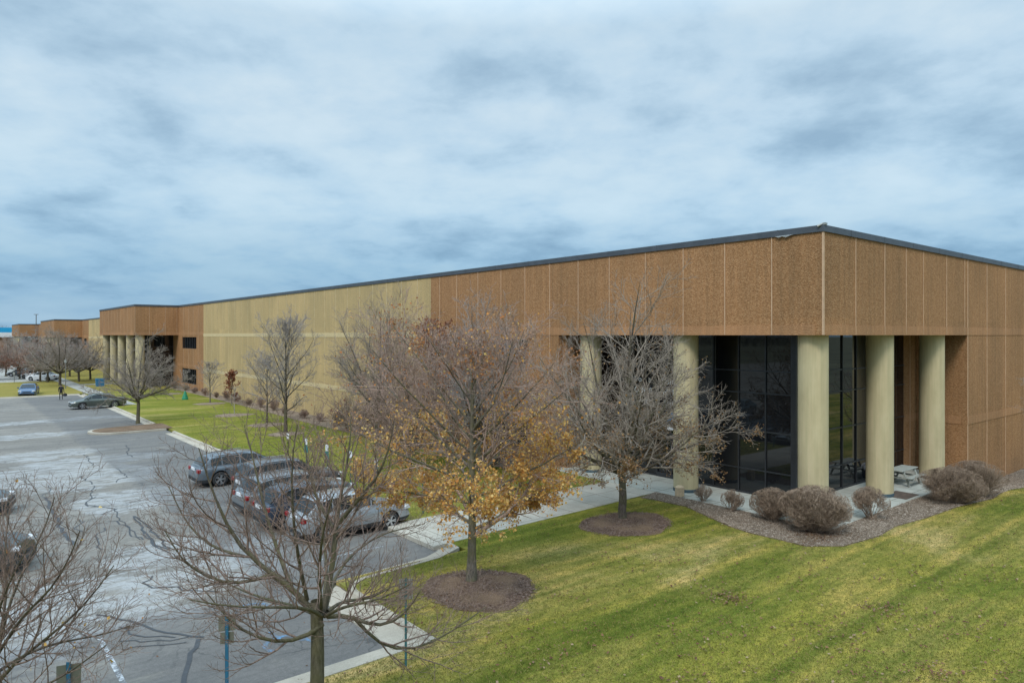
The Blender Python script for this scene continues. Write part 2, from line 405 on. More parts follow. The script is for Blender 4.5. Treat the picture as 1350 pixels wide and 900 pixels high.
def np_mesh(name, verts, loops, starts, totals, mat, parent=None, smooth=False):
    me=bpy.data.meshes.new(name)
    me.vertices.add(len(verts)); me.vertices.foreach_set('co', np.asarray(verts, np.float32).ravel())
    me.loops.add(len(loops)); me.loops.foreach_set('vertex_index', np.asarray(loops, np.int32))
    me.polygons.add(len(starts)); me.polygons.foreach_set('loop_start', np.asarray(starts, np.int32))
    try: me.polygons.foreach_set('loop_total', np.asarray(totals, np.int32))
    except Exception: pass
    if smooth: me.polygons.foreach_set('use_smooth', np.ones(len(starts), bool))
    me.materials.append(mat); me.update(calc_edges=True)
    return link(name, me, parent)
def quads_mesh(name, V, F, mat, parent=None, smooth=False):      # F (n,k)
    F=np.asarray(F); k=F.shape[1]
    return np_mesh(name, V, F.ravel(), np.arange(len(F))*k, np.full(len(F),k), mat, parent, smooth)

# ------------------------------------------------------------------ camera, light, sky
cam=bpy.data.cameras.new('camera'); co=bpy.data.objects.new('camera',cam); COL.objects.link(co)
co.location=(0,0,H); co.rotation_euler=(R_(90),0,0); cam.sensor_width=36; cam.lens=36*FPX/1350
cam.shift_y=-(450-HY)/1350; cam.clip_end=6000; cam.clip_start=.1
scene.camera=co
SUN_EL, SUN_AZ = R_(48), R_(200)          # azimuth clockwise from +Y
sd=bpy.data.lights.new('sun','SUN'); sd.energy=1.75; sd.angle=R_(16); sd.color=(1,.95,.88)
so=bpy.data.objects.new('sun',sd); COL.objects.link(so)
dirv=Vector((math.sin(SUN_AZ)*math.cos(SUN_EL), math.cos(SUN_AZ)*math.cos(SUN_EL), math.sin(SUN_EL)))
so.rotation_euler=dirv.to_track_quat('Z','Y').to_euler(); so.location=(0,0,60)

wd=bpy.data.worlds.new('World'); scene.world=wd; wd.use_nodes=True
nt=wd.node_tree; bg=nt.nodes['Background']
sky=nt.nodes.new('ShaderNodeTexSky'); sky.sky_type='NISHITA'; sky.sun_disc=False
sky.sun_elevation=SUN_EL; sky.sun_rotation=SUN_AZ; sky.air_density=1; sky.dust_density=1.5
tc=nt.nodes.new('ShaderNodeTexCoord'); nrm=nt.nodes.new('ShaderNodeVectorMath'); nrm.operation='NORMALIZE'; L(nt,tc.outputs['Generated'],nrm.inputs[0])
sp=nt.nodes.new('ShaderNodeSeparateXYZ'); L(nt,nrm.outputs[0],sp.inputs[0])
zc=mth(nt,'MAXIMUM',sp.outputs[2],0.0)
den=mth(nt,'ADD',zc,.22)
cb=nt.nodes.new('ShaderNodeCombineXYZ'); L(nt,mth(nt,'DIVIDE',sp.outputs[0],den),cb.inputs[0]); L(nt,mth(nt,'DIVIDE',sp.outputs[1],den),cb.inputs[1]); cb.inputs[2].default_value=SKYSEED=12.6
n1=noise(nt,cb.outputs[0],1.5,12,.56,.1)
n2=noise(nt,cb.outputs[0],4.2,8,.58,.1)
n3=noise(nt,cb.outputs[0],.25,3,.5,0)
dens=mth(nt,'ADD',mth(nt,'MULTIPLY',n1,.56),mth(nt,'ADD',mth(nt,'MULTIPLY',n2,.22),mth(nt,'MULTIPLY',n3,.24)))
cloud=ramp(nt,dens,[(.40,(2.9,4.35,5.75)),(.46,(3.9,5.5,6.9)),(.51,(4.9,6.5,7.8)),(.57,(5.7,7.1,8.1)),(.64,(6.2,7.5,8.4))])
# lower sky: deeper blue-grey bank over the horizon, pale line right at it
low=ramp(nt,zc,[(0,(.66,.78,.86)),(.03,(.52,.67,.79)),(.09,(.59,.74,.84)),(.17,(.90,.96,.99)),(.30,(1,1,1))])
cloud=mix(nt,1,cloud,low,'MULTIPLY')
zen=ramp(nt,zc,[(.30,1),(.45,1)])
up=mth(nt,'ADD',1,mth(nt,'MULTIPLY',ramp(nt,zc,[(.40,0),(.75,1)]),1.7))
vm=nt.nodes.new('ShaderNodeVectorMath'); vm.operation='SCALE'; L(nt,cloud,vm.inputs[0]); L(nt,up,vm.inputs['Scale'])
fin=mix(nt,.93,sky.outputs[0],vm.outputs[0])
L(nt,fin,bg.inputs['Color']); bg.inputs['Strength'].default_value=.1
scene.view_settings.view_transform='Standard'; scene.view_settings.look='None'; scene.view_settings.gamma=1
scene.view_settings.exposure=0.14
scene.render.engine='CYCLES'; scene.render.resolution_x=1024; scene.render.resolution_y=682
scene.cycles.max_bounces=6; scene.cycles.diffuse_bounces=3; scene.cycles.glossy_bounces=4; scene.cycles.transparent_max_bounces=4

# ------------------------------------------------------------------ ground
UF=(C0[0],C0[1],0)
def uv_obj_mesh(mb, name, mats, **kw): return mb.build(name, mats, loc=UF, rz=THETA, **kw)
AZ=-0.12                                   # asphalt level below the lawn
# base ground: one sheet to the horizon
us=[-3000,-900,-300,-120,-60]+list(np.arange(-40,8,8))+list(np.arange(8,24,1.0))+[24,30,45,70,120,300,900,3000]
vs=[-3000,-900,-300,-100,-50,-30,-15,0,15,50,100,150,220,400,900,3000]
us=[float(x) for x in sorted(set(us))]
v_=[(u,v,zg(u)+AZ-.05) for v in vs for u in us]; nu=len(us)
f_=[(j*nu+i,j*nu+i+1,(j+1)*nu+i+1,(j+1)*nu+i) for j in range(len(vs)-1) for i in range(nu-1)]
g=MB(); g.add(v_,f_); M['scrub']=simple('winter_scrub',(.085,.083,.045),.95,var=.4,scale=.05)
tag(uv_obj_mesh(g,'ground',M['scrub']),kind='structure')
def grid_sheet(name, mat, u0,u1,v0,v1, z, step=1.0, kind='structure'):
    a=np.unique(np.r_[np.arange(u0,u1,step),u1]); b=[v0,v1]
    vv=[(u,v,zg(float(u))+z) for v in b for u in a]; n=len(a)
    m=MB(); m.add(vv,[(i,i+1,n+i+1,n+i) for i in range(n-1)]); return m
CU=-12.4                                   # kerb line of the main lot
lot=MB()
lot.add([(-90.1,1.1,AZ),(-17.2,1.1,AZ),(-17.2,6.3,AZ),(-90.1,6.3,AZ)],[(0,1,2,3)])
lot.add([(-170,-60,AZ+.0),(-90.1,-60,AZ),(-90.1,87,AZ),(-170,87,AZ)],[(0,1,2,3)])  # unseen extension, added so the portico glass reflects asphalt instead of green
lot.add([(-90.1,6.3,AZ),(CU,6.3,AZ),(CU,87,AZ),(-90.1,87,AZ)],[(0,1,2,3)])
tag(uv_obj_mesh(lot,'parking_lot',M['asphalt']),kind='structure')
lot2=MB().add([(-90,118,AZ),(-11.9,118,AZ),(-11.9,190,AZ),(-90,190,AZ)],[(0,1,2,3)])
tag(uv_obj_mesh(lot2,'far_parking_lot',M['far_walk']),kind='structure')
# lawns (raised sheets with real edges)
def slab(m, poly, z0, z1, mi=0):
    n=len(poly); m.add([(x,y,z0) for x,y in poly]+[(x,y,z1) for x,y in poly],[tuple(range(n,2*n))]+[(i,(i+1)%n,n+(i+1)%n,n+i) for i in range(n)],mi)
lw=MB()
EL=.16                                     # kerb width
U0,U1=-90.,90.
def lawn_rect(u0,u1,v0,v1):
    a=[u0]+[float(x) for x in np.arange(10,22,.75) if u0<x<u1]+[u1]; n=len(a)
    lw.add([(u,v,zg(u)) for v in (v0,v1) for u in a]+[(u,v,zg(u)-.2) for v in (v0,v1) for u in a],
           [(i,i+1,n+i+1,n+i) for i in range(n-1)]+[(2*n+i,2*n+i+1,i+1,i) for i in range(n-1)]+[(n+i,n+i+1,3*n+i+1,3*n+i) for i in range(n-1)]+[(2*n,0,n,3*n)])
lawn_rect(U0,U1,-28,.95)
lawn_rect(-16.9,U1,.95,6.15)
lawn_rect(-12.2,U1,6.15,87.2)
lawn_rect(-90,U1,87.2,118)
lawn_rect(-11.9,U1,118,200)
tag(uv_obj_mesh(lw,'lawn',M['lawn']),kind='structure')

# kerbs: stone upstand plus gutter pan, swept along polylines in the building frame
def offset_poly(P, d):
    out=[]
    for i,p in enumerate(P):
        a=np.array(P[max(i-1,0)]); b=np.array(P[i]); c=np.array(P[min(i+1,len(P)-1)])
        t=(c-a); t=t/np.linalg.norm(t); n=np.array((t[1],-t[0]))
        k=1.0
        if 0<i<len(P)-1:
            t1=(b-a)/np.linalg.norm(b-a); k=1/max(.6,abs(np.dot(t1,t)))
        out.append(tuple(b+n*d*k))
    return out
def sweep(m, P, prof, mi=0):               # prof: list of (offset to the right, z)
    rows=[offset_poly(P,o) for o,z in prof]; n=len(P)
    vv=[(rows[k][i][0],rows[k][i][1],prof[k][1]) for k in range(len(prof)) for i in range(n)]
    m.add(vv,[(k*n+i,(k+1)*n+i,(k+1)*n+i+1,k*n+i+1) for k in range(len(prof)-1) for i in range(n-1)],mi)
def arc(cx,cy,r,a0,a1,n=8): return [(cx+r*math.cos(R_(a0+(a1-a0)*i/n)),cy+r*math.sin(R_(a0+(a1-a0)*i/n))) for i in range(n+1)]
kb=MB()
# direction chosen so the gutter lies on the right of travel
prof=[(-.17,-.1),(-.17,.014),(-.02,.014),(0,-.005),(.03,AZ+.012),(.50,AZ+.006),(.50,AZ-.02)]
line=[(-80,1.1),(-40,1.1),(-17.5,1.1)]
sweep(kb,[(-16.98,1.1),(-30,1.1),(-80,1.1)][::-1] and [(-80,1.1),(-30,1.1),(-17.0,1.1)][::-1],[(o,z) for o,z in prof])
P2=[(-16.95,1.0)]+[(-16.95,4.9)]+arc(-15.95,4.95,1.0,180,100,6)+[(-13.4,6.15)]+[(-12.4,6.6),(-12.35,7.2)]
sweep(kb,P2,[(-o,z) for o,z in prof])
P3=[(CU,10.4),(CU,43.6)]
sweep(kb,P3,[(-o,z) for o,z in prof])
sweep(kb,[(CU,49.6),(CU,86.4)],[(-o,z) for o,z in prof])
sweep(kb,[(CU-.2,87.0),(-80,87.0)][::-1],prof)
kbo=uv_obj_mesh(kb,'kerb',M['curb']); tag(kbo,kind='structure')
# wide apron strip next to the accessible stalls
ap=MB(); slab(ap,[(-17.75,1.35),(-17.02,1.35),(-17.02,5.6),(-17.35,5.75),(-17.75,5.3)],AZ-.03,AZ+.03)
tag(uv_obj_mesh(ap,'concrete_apron',M['curb']),kind='structure')
# island with tree
isl=MB(); ip=[(-12.4,45.4),(-15.6,45.3)]+arc(-15.6,47.1,1.8,270,90,10)+[(-15.6,48.9),(-12.4,49.2)]
slab(isl,ip,AZ-.05,.015)
ob=uv_obj_mesh(isl,'island_kerb',M['curb']); tag(ob,kind='structure')
im=MB(); slab(im,[(-11.9,45.6),(-15.6,45.55)]+arc(-15.6,47.1,1.5,270,90,10)+[(-15.6,48.65),(-11.9,49.0)],-.05,.05)
tag(uv_obj_mesh(im,'island_mulch',M['mulch']),kind='structure')

# walks and patio
wk=MB(); slab(wk,[(-12.9,7.1),(-.55,7.55),(-.55,10.6),(-12.9,10.5)],-.15,.018)
tag(uv_obj_mesh(wk,'entrance_walk',M['walk']),kind='structure')
pt=MB(); slab(pt,[(-.55,-.55),(14.6,-.55),(14.6,2.6),(2.7,2.6),(2.7,14.7),(-.55,14.7)],-1.1,.025)
tag(uv_obj_mesh(pt,'patio',M['patio']),kind='structure')
fw=MB(); slab(fw,[(-11.9,68),(-10.0,68),(-10.0,190),(-11.9,190)],-.1,.02)
slab(fw,[(-9.99,104),(-5.0,104),(-5.0,106),(-9.99,106)],-.1,.02)
tag(uv_obj_mesh(fw,'far_walk',M['far_walk']),kind='structure')

# mulch beds
def poly_px(pts): return [GL(*p) for p in pts]
bedpoly=[(-.56,7.5),(-.56,-.56),(14.6,-.56),(15.2,-.05),(40,-.05)]
outer=poly_px([(1350,641),(1310,657),(1262,668),(1220,683),(1180,694),(1158,707),(1112,720),(1062,720),(1030,712),(990,703),(962,694),(935,682),(905,668),(868,660),(845,656)])
outer=[(40,-1.6)]+outer
bed_all=bedpoly+outer
def tri_sheet(name, poly, z, mat, step=.75):
    # triangulated polygon following the fall of the lawn
    bm=bmesh.new()
    vs_=[bm.verts.new((x,y,0)) for x,y in poly]; bm.faces.new(vs_)
    bmesh.ops.triangulate(bm,faces=bm.faces[:])
    for u in np.arange(10.5,21,step):
        geom=bm.verts[:]+bm.edges[:]+bm.faces[:]
        bmesh.ops.bisect_plane(bm,geom=geom,plane_co=(float(u),0,0),plane_no=(1,0,0))
    for v in bm.verts: v.co.z=zg(v.co.x)+z
    me=bpy.data.meshes.new(name); bm.to_mesh(me); bm.free(); me.materials.append(mat)
    for p in me.polygons:
        pass
    o=link(name,me,None,UF,THETA)
    sol=o.modifiers.new('s','SOLIDIFY'); sol.thickness=.05; sol.offset=0
    return tag(o,kind='structure')
tri_sheet('mulch_bed',bed_all,.012,M['bed'])
def ring(name, c, rx, ry, mat=None, wob=.08):
    pts=[]
    ph=random.random()*6
    for i in range(36):
        a=2*math.pi*i/36; k=1+wob*math.sin(3*a+ph)+wob*.5*math.sin(7*a+ph)
        pts.append((c[0]+rx*k*math.cos(a),c[1]+ry*k*math.sin(a)))
    m=MB(); n=36
    z0=zg(c[0])
    vv=[(x,y,z0-.05) for x,y in pts]+[(x,y,z0+.012) for x,y in pts]+[(c[0]+(x-c[0])*.6,c[1]+(y-c[1])*.6,z0+.07) for x,y in pts]+[(c[0],c[1],z0+.11)]
    ff=[(i,(i+1)%n,n+(i+1)%n,n+i) for i in range(n)]+[(n+i,n+(i+1)%n,2*n+(i+1)%n,2*n+i) for i in range(n)]+[(2*n+i,2*n+(i+1)%n,3*n) for i in range(n)]
    m.add(vv,ff); return tag(uv_obj_mesh(m,name,mat or M['mulch'],smooth=60),kind='structure')
RINGS=[(GL(632,776),1.55,1.6),(GL(826,690),1.9,1.5)]
for k,(c,a,b) in enumerate(RINGS): ring('tree_mulch_ring',c,a,b)
for p,r in (((376,572),1.3),((352,560),1.5),((277,532),1.6),((308,547),1.7),((226,519),1.3)): ring('tree_mulch_ring',GL(*p),r,r*.8,M['bed'])
ws=MB(); slab(ws,[(-2.3,14.8),(-.01,14.8),(-.01,92.2),(-1.6,92.2),(-2.0,60),(-2.6,40)],-.05,.03)
tag(uv_obj_mesh(ws,'wall_mulch_strip',M['bed']),kind='structure')

# painted lines and tar
def strip(m, pts, w, z, mi=0):
    Lp=offset_poly(pts,w/2); Rp=offset_poly(pts,-w/2); n=len(pts)
    m.add([(x,y,z) for x,y in Lp]+[(x,y,z) for x,y in Rp],[(i,n+i,n+i+1,i+1) for i in range(n-1)],mi)
pl=MB()
for v in (8.6,11.5): strip(pl,[(-17.4,float(v)),(CU-1.6,float(v))],.09,AZ+.006)
for v in (70.5,74.2): strip(pl,[(-30,float(v)),(-19,float(v)-.3)],.12,AZ+.006)
for v in list(np.arange(9.6,60,2.74)): strip(pl,[(-29,float(v)),(-23.3,float(v))],.10,AZ+.006)
for u in (-22.9,): strip(pl,[(u,1.7),(u,6.4)],.11,AZ+.006)
tag(uv_obj_mesh(pl,'parking_stall_lines',M['line_white']),kind='structure')
pb=MB()
cw=GL(374,848,AZ); 
strip(pb,arc(cw[0],cw[1],.42,-20,220,12),.11,AZ+.008); strip(pb,[(cw[0],cw[1]+.85),(cw[0],cw[1]+.2),(cw[0]+.45,cw[1]+.1),(cw[0]+.6,cw[1]-.35)],.12,AZ+.009)
cw=GL(333,803,AZ); strip(pb,arc(cw[0],cw[1],.42,-20,220,12),.11,AZ+.008)
tag(uv_obj_mesh(pb,'accessible_stall_marking',M['line_blue']),kind='structure')
tar=MB(); rr=random.Random(5); TZ=[0]
def tarline(pts, w):
    P=[GL(x,y,AZ) for x,y in pts]; Q=[]
    for a,b in zip(P[:-1],P[1:]):
        n=max(2,int(math.dist(a,b)/.35))
        for i in range(n): 
            t=i/n; Q.append((a[0]+(b[0]-a[0])*t+rr.gauss(0,.05),a[1]+(b[1]-a[1])*t+rr.gauss(0,.05)))
    Q.append(P[-1])
    if len(Q)>1: TZ[0]+=.0005; strip(tar,Q,w*.8,AZ+.004+TZ[0])
def z3(l): return [(x/4.5,540+y/4.5) for x,y in l]
def z4(l): return [(x/3.46,640+y/3.46) for x,y in l]
for l,w in ((z3([(265,515),(300,580),(340,660),(380,730),(430,800)]),.16),
            (z3([(800,630),(850,665),(900,720),(950,775),(1010,820)]),.10),
            (z3([(460,655),(480,665),(450,700),(500,725)]),.07),(z3([(650,660),(690,660),(740,685),(775,720),(790,750),(850,770)]),.07),
            (z3([(590,625),(640,600),(685,592),(600,577),(515,575),(520,545),(570,515)]),.06),(z3([(640,700),(560,750),(590,775),(580,810),(610,828)]),.07),
            (z3([(840,710),(860,740),(900,790),(960,820),(1010,850)]),.08),(z3([(500,385),(475,405),(530,425),(545,442)]),.07),
            (z3([(690,345),(740,380),(755,400),(700,412),(690,430)]),.06),(z3([(750,210),(765,235),(750,250),(785,280)]),.08),
            (z3([(500,265),(525,290),(545,330)]),.06),(z3([(220,525),(300,480),(290,450)]),.05),(z3([(330,580),(460,530)]),.04),
            (z4([(440,590),(600,612),(700,655),(830,680),(930,690)]),.09),(z4([(540,640),(650,690),(800,692)]),.06),
            (z4([(705,412),(668,440),(690,466),(800,466),(860,480),(1000,482)]),.07),(z4([(852,905),(850,830),(870,770),(905,700)]),.13),
            (z4([(520,715),(640,712),(860,690)]),.04),(z4([(560,745),(700,735),(850,715)]),.04),(z4([(430,0),(400,90),(520,105),(540,150),(580,190),(640,245)]),.05),
            (z4([(610,140),(660,210),(700,260),(770,290)]),.09),(z4([(250,60),(360,50),(450,40)]),.05)):
    tarline(l,w)
tag(uv_obj_mesh(tar,'asphalt_crack_seal',M['tar']),kind='structure')

# ------------------------------------------------------------------ buildings
ZS=7.2; ZT=11.13
def face_box(m, axis, n, t, a0,a1,z0,z1, mi=0, out=-1):
    """panel in the plane axis: 'v' runs along v at u=n, 'u' runs along u at v=n; t = (outer offset, inner offset)"""
    if axis=='v': m.box((n+out*t[0],a0,z0),(n-out*t[1],a1,z1),mi)
    else: m.box((a0,n+out*t[0],z0),(a1,n-out*t[1],z1),mi)
def wall(name, parent, axis, n, a0,a1,z0,z1, mats, joints=(), bands=(), holes=(), out=-1, th=.3, jw=.032):
    m=MB()
    A=sorted(set([a0,a1]+[x for h in holes for x in h[:2]])); Z=sorted(set([z0,z1]+[x for h in holes for x in h[2:]]))
    for i in range(len(A)-1):
        for j in range(len(Z)-1):
            am,zm=(A[i]+A[i+1])/2,(Z[j]+Z[j+1])/2
            if any(h[0]<am<h[1] and h[2]<zm<h[3] for h in holes): continue
            face_box(m,axis,n,(0,th),A[i],A[i+1],Z[j],Z[j+1],0,out)
    for (b0,b1) in bands:
        segs=[(a0,a1)]
        for h in holes:
            if h[2]<b1 and h[3]>b0: segs=[s for q in segs for s in ((q[0],min(q[1],h[0])),(max(q[0],h[1]),q[1])) if s[1]-s[0]>.01]
        for s in segs: face_box(m,axis,n,(.022,-.002),s[0],s[1],b0,b1,1,out)
    for j in joints:
        w=jw*(1 if not isinstance(j,tuple) else j[1]); a=j if not isinstance(j,tuple) else j[0]
        zs=[(z0+.01,z1-.01)]
        for h in holes:
            if h[0]-.05<a<h[1]+.05: zs=[s for q in zs for s in ((q[0],min(q[1],h[2])),(max(q[0],h[3]),q[1])) if s[1]-s[0]>.01]
        for s in zs: face_box(m,axis,n,(.027,-.002),a-w/2,a+w/2,s[0],s[1],2,out)
    return m.build(name,mats,parent)
BR=[M['brown'],M['brown_band'],M['joint']]; TN=[M['tan'],M['tan_band'],M['joint_tan']]
def column(parent, u, v, r=.565, z1=ZS+.3):
    m=MB(); m.lathe([(r,0.03),(r,z1)],48); o=m.build('column',M['column'],parent,loc=(u,v,0),smooth=50)
    b=MB(); b.lathe([(r+.012,.026),(r+.012,.16),(r+.001,.17)],48); b.build('base_ring',M['basering'],o,smooth=50)
def window(parent, axis, n, a0,a1,z0,z1, nv, nh=1, out=-1, rec=.14, name='window'):
    fr=MB(); w=.06
    def bx(p0,p1,q0,q1,d0,d1,m=fr): face_box(m,axis,n,(-d0,d1),p0,p1,q0,q1,0,out)
    bx(a0,a1,z0,z0+w,rec-.06,rec+.05); bx(a0,a1,z1-w,z1,rec-.06,rec+.05)
    bx(a0,a0+w,z0+w,z1-w,rec-.06,rec+.05); bx(a1-w,a1,z0+w,z1-w,rec-.06,rec+.05)
    for i in range(1,nv):
        a=a0+(a1-a0)*i/nv; bx(a-w/2,a+w/2,z0+w,z1-w,rec-.055,rec+.05)
    for i in range(1,nh):
        z=z0+(z1-z0)*i/nh; bx(a0+w,a1-w,z-w/2,z+w/2,rec-.05,rec+.045)
    f=fr.build(name,M['mullion'],parent)
    p=MB(); face_box(p,axis,n,(-rec,rec+.02),a0+.02,a1-.02,z0+.02,z1-.02,0,out); p.build('pane',M['glass'],f)
    return f
def curtain(parent, axis, n, a0,a1, z0,z1, step, levels, out=-1, start=None):
    p=MB(); face_box(p,axis,n,(0,.04),a0,a1,z0,z1,0,out); g=p.build('glass_wall',M['glass'],parent)
    m=MB(); w=.055
    a=a0 if start is None else start
    while a<=a1+.01:
        if a0-.01<=a<=a1+.01: face_box(m,axis,n,(.06,-.003),max(a0,a-w/2),min(a1,a+w/2),z0,z1,0,out)
        a+=step
    for z in levels: face_box(m,axis,n,(.045,-.003),a0,a1,z-.03,z+.03,0,out)
    face_box(m,axis,n,(.05,-.002),a0,a1,z0,z0+.09,0,out)
    m.build('mullions',M['mullion'],g); return g
LEV=(1.15,2.9,4.6,5.6)

b1=empty('office_building',UF,THETA)
tag(b1,'long brown and tan precast concrete building with dark roof edge and round columned porticoes','building')
# near portico fascia, left and right faces
jl=[2.1,4.27,6.42,8.6,10.9,13.1,15.3,17.4,19.6,21.9,24.2,26.2]
wall('fascia',b1,'v',0,.30,14.6,ZS,ZT,BR,[(2.1,1.2),(4.27,1.1),6.42,(8.6,.8),10.9,13.1],[(ZS+.0,ZS+.40)])
wall('fascia',b1,'u',0,0,15.3,ZS,ZT,BR,[(.045,1.6),2.67,(5.38,1.1),(7.6,.7),(9.54,.7),12.42,(14.9,.6)],[(ZS,ZS+.40)])
ob=MB(); ob.box((-.028,-.028,ZS+.01),(.03,.03,ZT-.01)); ob.build('corner_joint',M['joint'],b1)
# brown wall right
wall('brown_wall',b1,'u',0,15.3,75,-1.6,ZT,BR,[(15.33,1.5),18.27,21.42,(24.93,.8)]+[25+3.1*k for k in range(1,16)],[(ZS,ZS+.40),(2.56,2.96)])
# brown wall left of portico with windows
wall('brown_wall',b1,'v',0,14.6,27.3,-.3,ZT,BR,[15.3,17.4,19.6,21.9,24.2,26.2],[(ZS,ZS+.40),(2.96,3.3)],[(17.2,22.3,5.4,6.95),(17.2,22.3,.7,2.7)])
for z0,z1 in ((5.4,6.95),(.7,2.7)): window(b1,'v',0,17.2,22.3,z0,z1,5)
# tan wall
wall('tan_wall',b1,'v',0,27.3,80.3,-.3,ZT,TN,[29.0+2.17*k for k in range(24)],[(7.03,7.4),(2.57,2.94)],jw=.05)
wall('brown_wall',b1,'v',0,80.3,92.3,-.3,ZT,BR,[(82.6,.8),(84.9,.8),(87.2,.8),(89.6,.8)],[(ZS,ZS+.40),(2.96,3.3)],[(83.5,90.4,5.4,6.95),(83.5,90.4,.7,2.7)])
for z0,z1 in ((5.4,6.95),(.7,2.7)): window(b1,'v',0,83.5,90.4,z0,z1,6)
# recess walls near portico
wall('recess_wall',b1,'u',2.47,13.7,15.3,-1.0,ZS+.05,BR,[14.5],[(2.56,2.96)])
wall('recess_wall',b1,'v',15.3,.3,2.45,-1.4,ZS+.0,BR,[1.5],[(2.56,2.96)])
m=MB(); m.box((.3,14.6,-.3),(2.47,14.3,ZS)); m.build('recess_wall',M['brown'],b1)
m=MB(); m.box((.30,.30,ZS+.02),(15.2,2.6,ZS+.12)); m.box((.30,2.6,ZS+.02),(2.6,14.5,ZS+.12)); m.build('soffit',M['soffit'],b1)
curtain(b1,'v',2.47,2.47,14.3,.02,ZS+.05,1.35,LEV,start=2.47+.0)
curtain(b1,'u',2.47,2.47,13.7,.02,ZS+.05,1.42,LEV)
m=MB(); m.box((2.36,2.36,.02),(2.60,2.60,ZS)); m.build('corner_post',M['mullion'],b1)
column(b1,.8,.8)
for k in (1,2): column(b1,.8,.8+6.08*k)
for k in (1,2): column(b1,.8+6.02*k,.8)
# sliding door in the portico glazing
def door(parent,u,v0,v1):
    m=MB(); m.box((u-.09,v0,.03),(u-.01,v0+.07,2.3)); m.box((u-.09,v1-.07,.03),(u-.01,v1,2.3)); m.box((u-.09,v0+.07,2.2),(u-.01,v1-.07,2.3)); m.box((u-.09,(v0+v1)/2-.05,.03),(u-.01,(v0+v1)/2+.05,2.2)); m.box((u-.085,v0+.07,.03),(u-.01,(v0+v1)/2-.05,.25)); m.box((u-.085,(v0+v1)/2+.05,.03),(u-.01,v1-.07,.25))
    d=m.build('entrance_door',M['mullion'],parent)
    c=(v0+v1)/2
    for s in (-.12,.12): h=MB(); h.cyl((u-.14,c+s,.9),(u-.14,c+s,1.3),.014,n=8); h.build('handle',M['chrome'],d)
door(b1,2.47,8.0,9.9)
# lettering on the portico glass
def text(body, size, u, v, z, parent, mat, name='lettering'):
    cu=bpy.data.curves.new(name,'FONT'); cu.body=body; cu.size=size; cu.extrude=.004; cu.space_character=1.1; cu.align_x='LEFT'
    o=bpy.data.objects.new(name,cu); me=bpy.data.meshes.new_from_object(o)
    bpy.data.objects.remove(o)
    me.materials.append(mat); q=bpy.data.objects.new(name,me); COL.objects.link(q); q.parent=parent
    q.location=(u,v,z); q.rotation_euler=(R_(90),0,R_(-90)); return q
for wd_,sz,u_,v_,z_ in (('Vo',.42,2.40,11.35,4.78),('a',.42,2.40,10.4,4.78),('Soluti',.46,2.40,9.55,4.72),('n',.46,2.40,8.2,4.72),('COMP',.40,2.40,11.35,4.22),('INTERN',.40,2.40,9.6,4.20),('Corp',.34,2.40,11.2,3.76),('Suite',.36,2.40,9.4,3.68)):
    text(wd_,sz,u_,v_,z_,b1,M['letters'])
dec=MB(); dec.lathe([(.28,0),(.28,.01)],24); d=dec.build('window_decal',M['blue'],b1); d.location=(2.385,8.95,3.05); d.rotation_euler=(0,R_(90),0)
dec=MB(); dec.box((2.385,8.7,2.45),(2.395,9.2,2.7)); dec.build('window_notice',M['letters'],b1)
# far portico
wall('fascia',b1,'u',92.3,-5.5,0,ZS,ZT,BR,[-5.46,-3.7,-1.7,-.2],[(ZS,ZS+.4)])
wall('fascia',b1,'v',-5.5,92.6,119,ZS,ZT,BR,[94.5+2.4*k for k in range(10)],[(ZS,ZS+.4)])
m=MB(); m.box((-5.2,119,ZS),(0,118.7,ZT)); m.build('fascia',M['brown'],b1)
m=MB(); m.box((-5.2,92.6,ZS+.03),(.3,118.7,ZS+.13)); m.build('soffit',M['soffit'],b1)
curtain(b1,'u',95.2,-2.9,0,0,ZS+.02,1.45,LEV)
curtain(b1,'v',-2.9,95.2,118.7,0,ZS+.02,1.45,LEV)
m=MB(); m.box((0,92.3,-.3),(.3,119,ZT)); m.build('recess_wall',M['brown'],b1)
for k in range(5): column(b1,-4.7,93.1+6.08*k)
# coping
cp=MB(); z0,z1=ZT,ZT+.25; o=.06
cp.box((-o,-o,z0),(.35,92.24,z1)); cp.box((.351,-o,z0),(75,.35,z1)); cp.box((-5.5-o,92.241,z0),(.35,92.65,z1)); cp.box((-5.5-o,92.651,z0),(-5.15,119.06,z1)); cp.box((-5.149,118.66,z0),(75,119.06,z1))
for v in np.arange(1.8,92,3.05): cp.box((-o-.006,v,z0-.01),(.30,v+.03,z1+.006))
for u in np.arange(2.2,74,3.05): cp.box((u,-o-.006,z0-.01),(u+.03,.30,z1+.006))
cp.build('coping',M['coping'],b1)
m=MB(); m.box((.36,.36,ZT-.2),(74.9,118.6,ZT-.1)); m.box((-5.14,92.66,ZT-.2),(.355,118.6,ZT-.1)); m.build('roof',M['roof'],b1)
m=MB(); m.box((74.9,.3,-1.6),(75.0,119,ZT)); m.box((.3,118.9,-.3),(74.9,119,ZT)); m.build('back_wall',M['brown'],b1)
# torn flashing and corner floodlight
m=MB(); m.add([(-.07,1.15,ZT+.01),(-.07,1.95,ZT+.01),(-.10,1.75,ZT-.05),(-.11,1.6,ZT-.02),(-.10,1.45,ZT-.08),(-.10,1.3,ZT-.02)],[(0,1,2,3,4,5)]); m.build('torn_flashing',M['signgrey'],b1)
m=MB(); m.box((-.03,-.10,z1),(.14,.02,z1+.08)); m.cyl((-.02,.0,z1+.05),(-.13,.16,z1-.05),.03,.055,n=12); m.build('floodlight',M['signgrey'],b1)

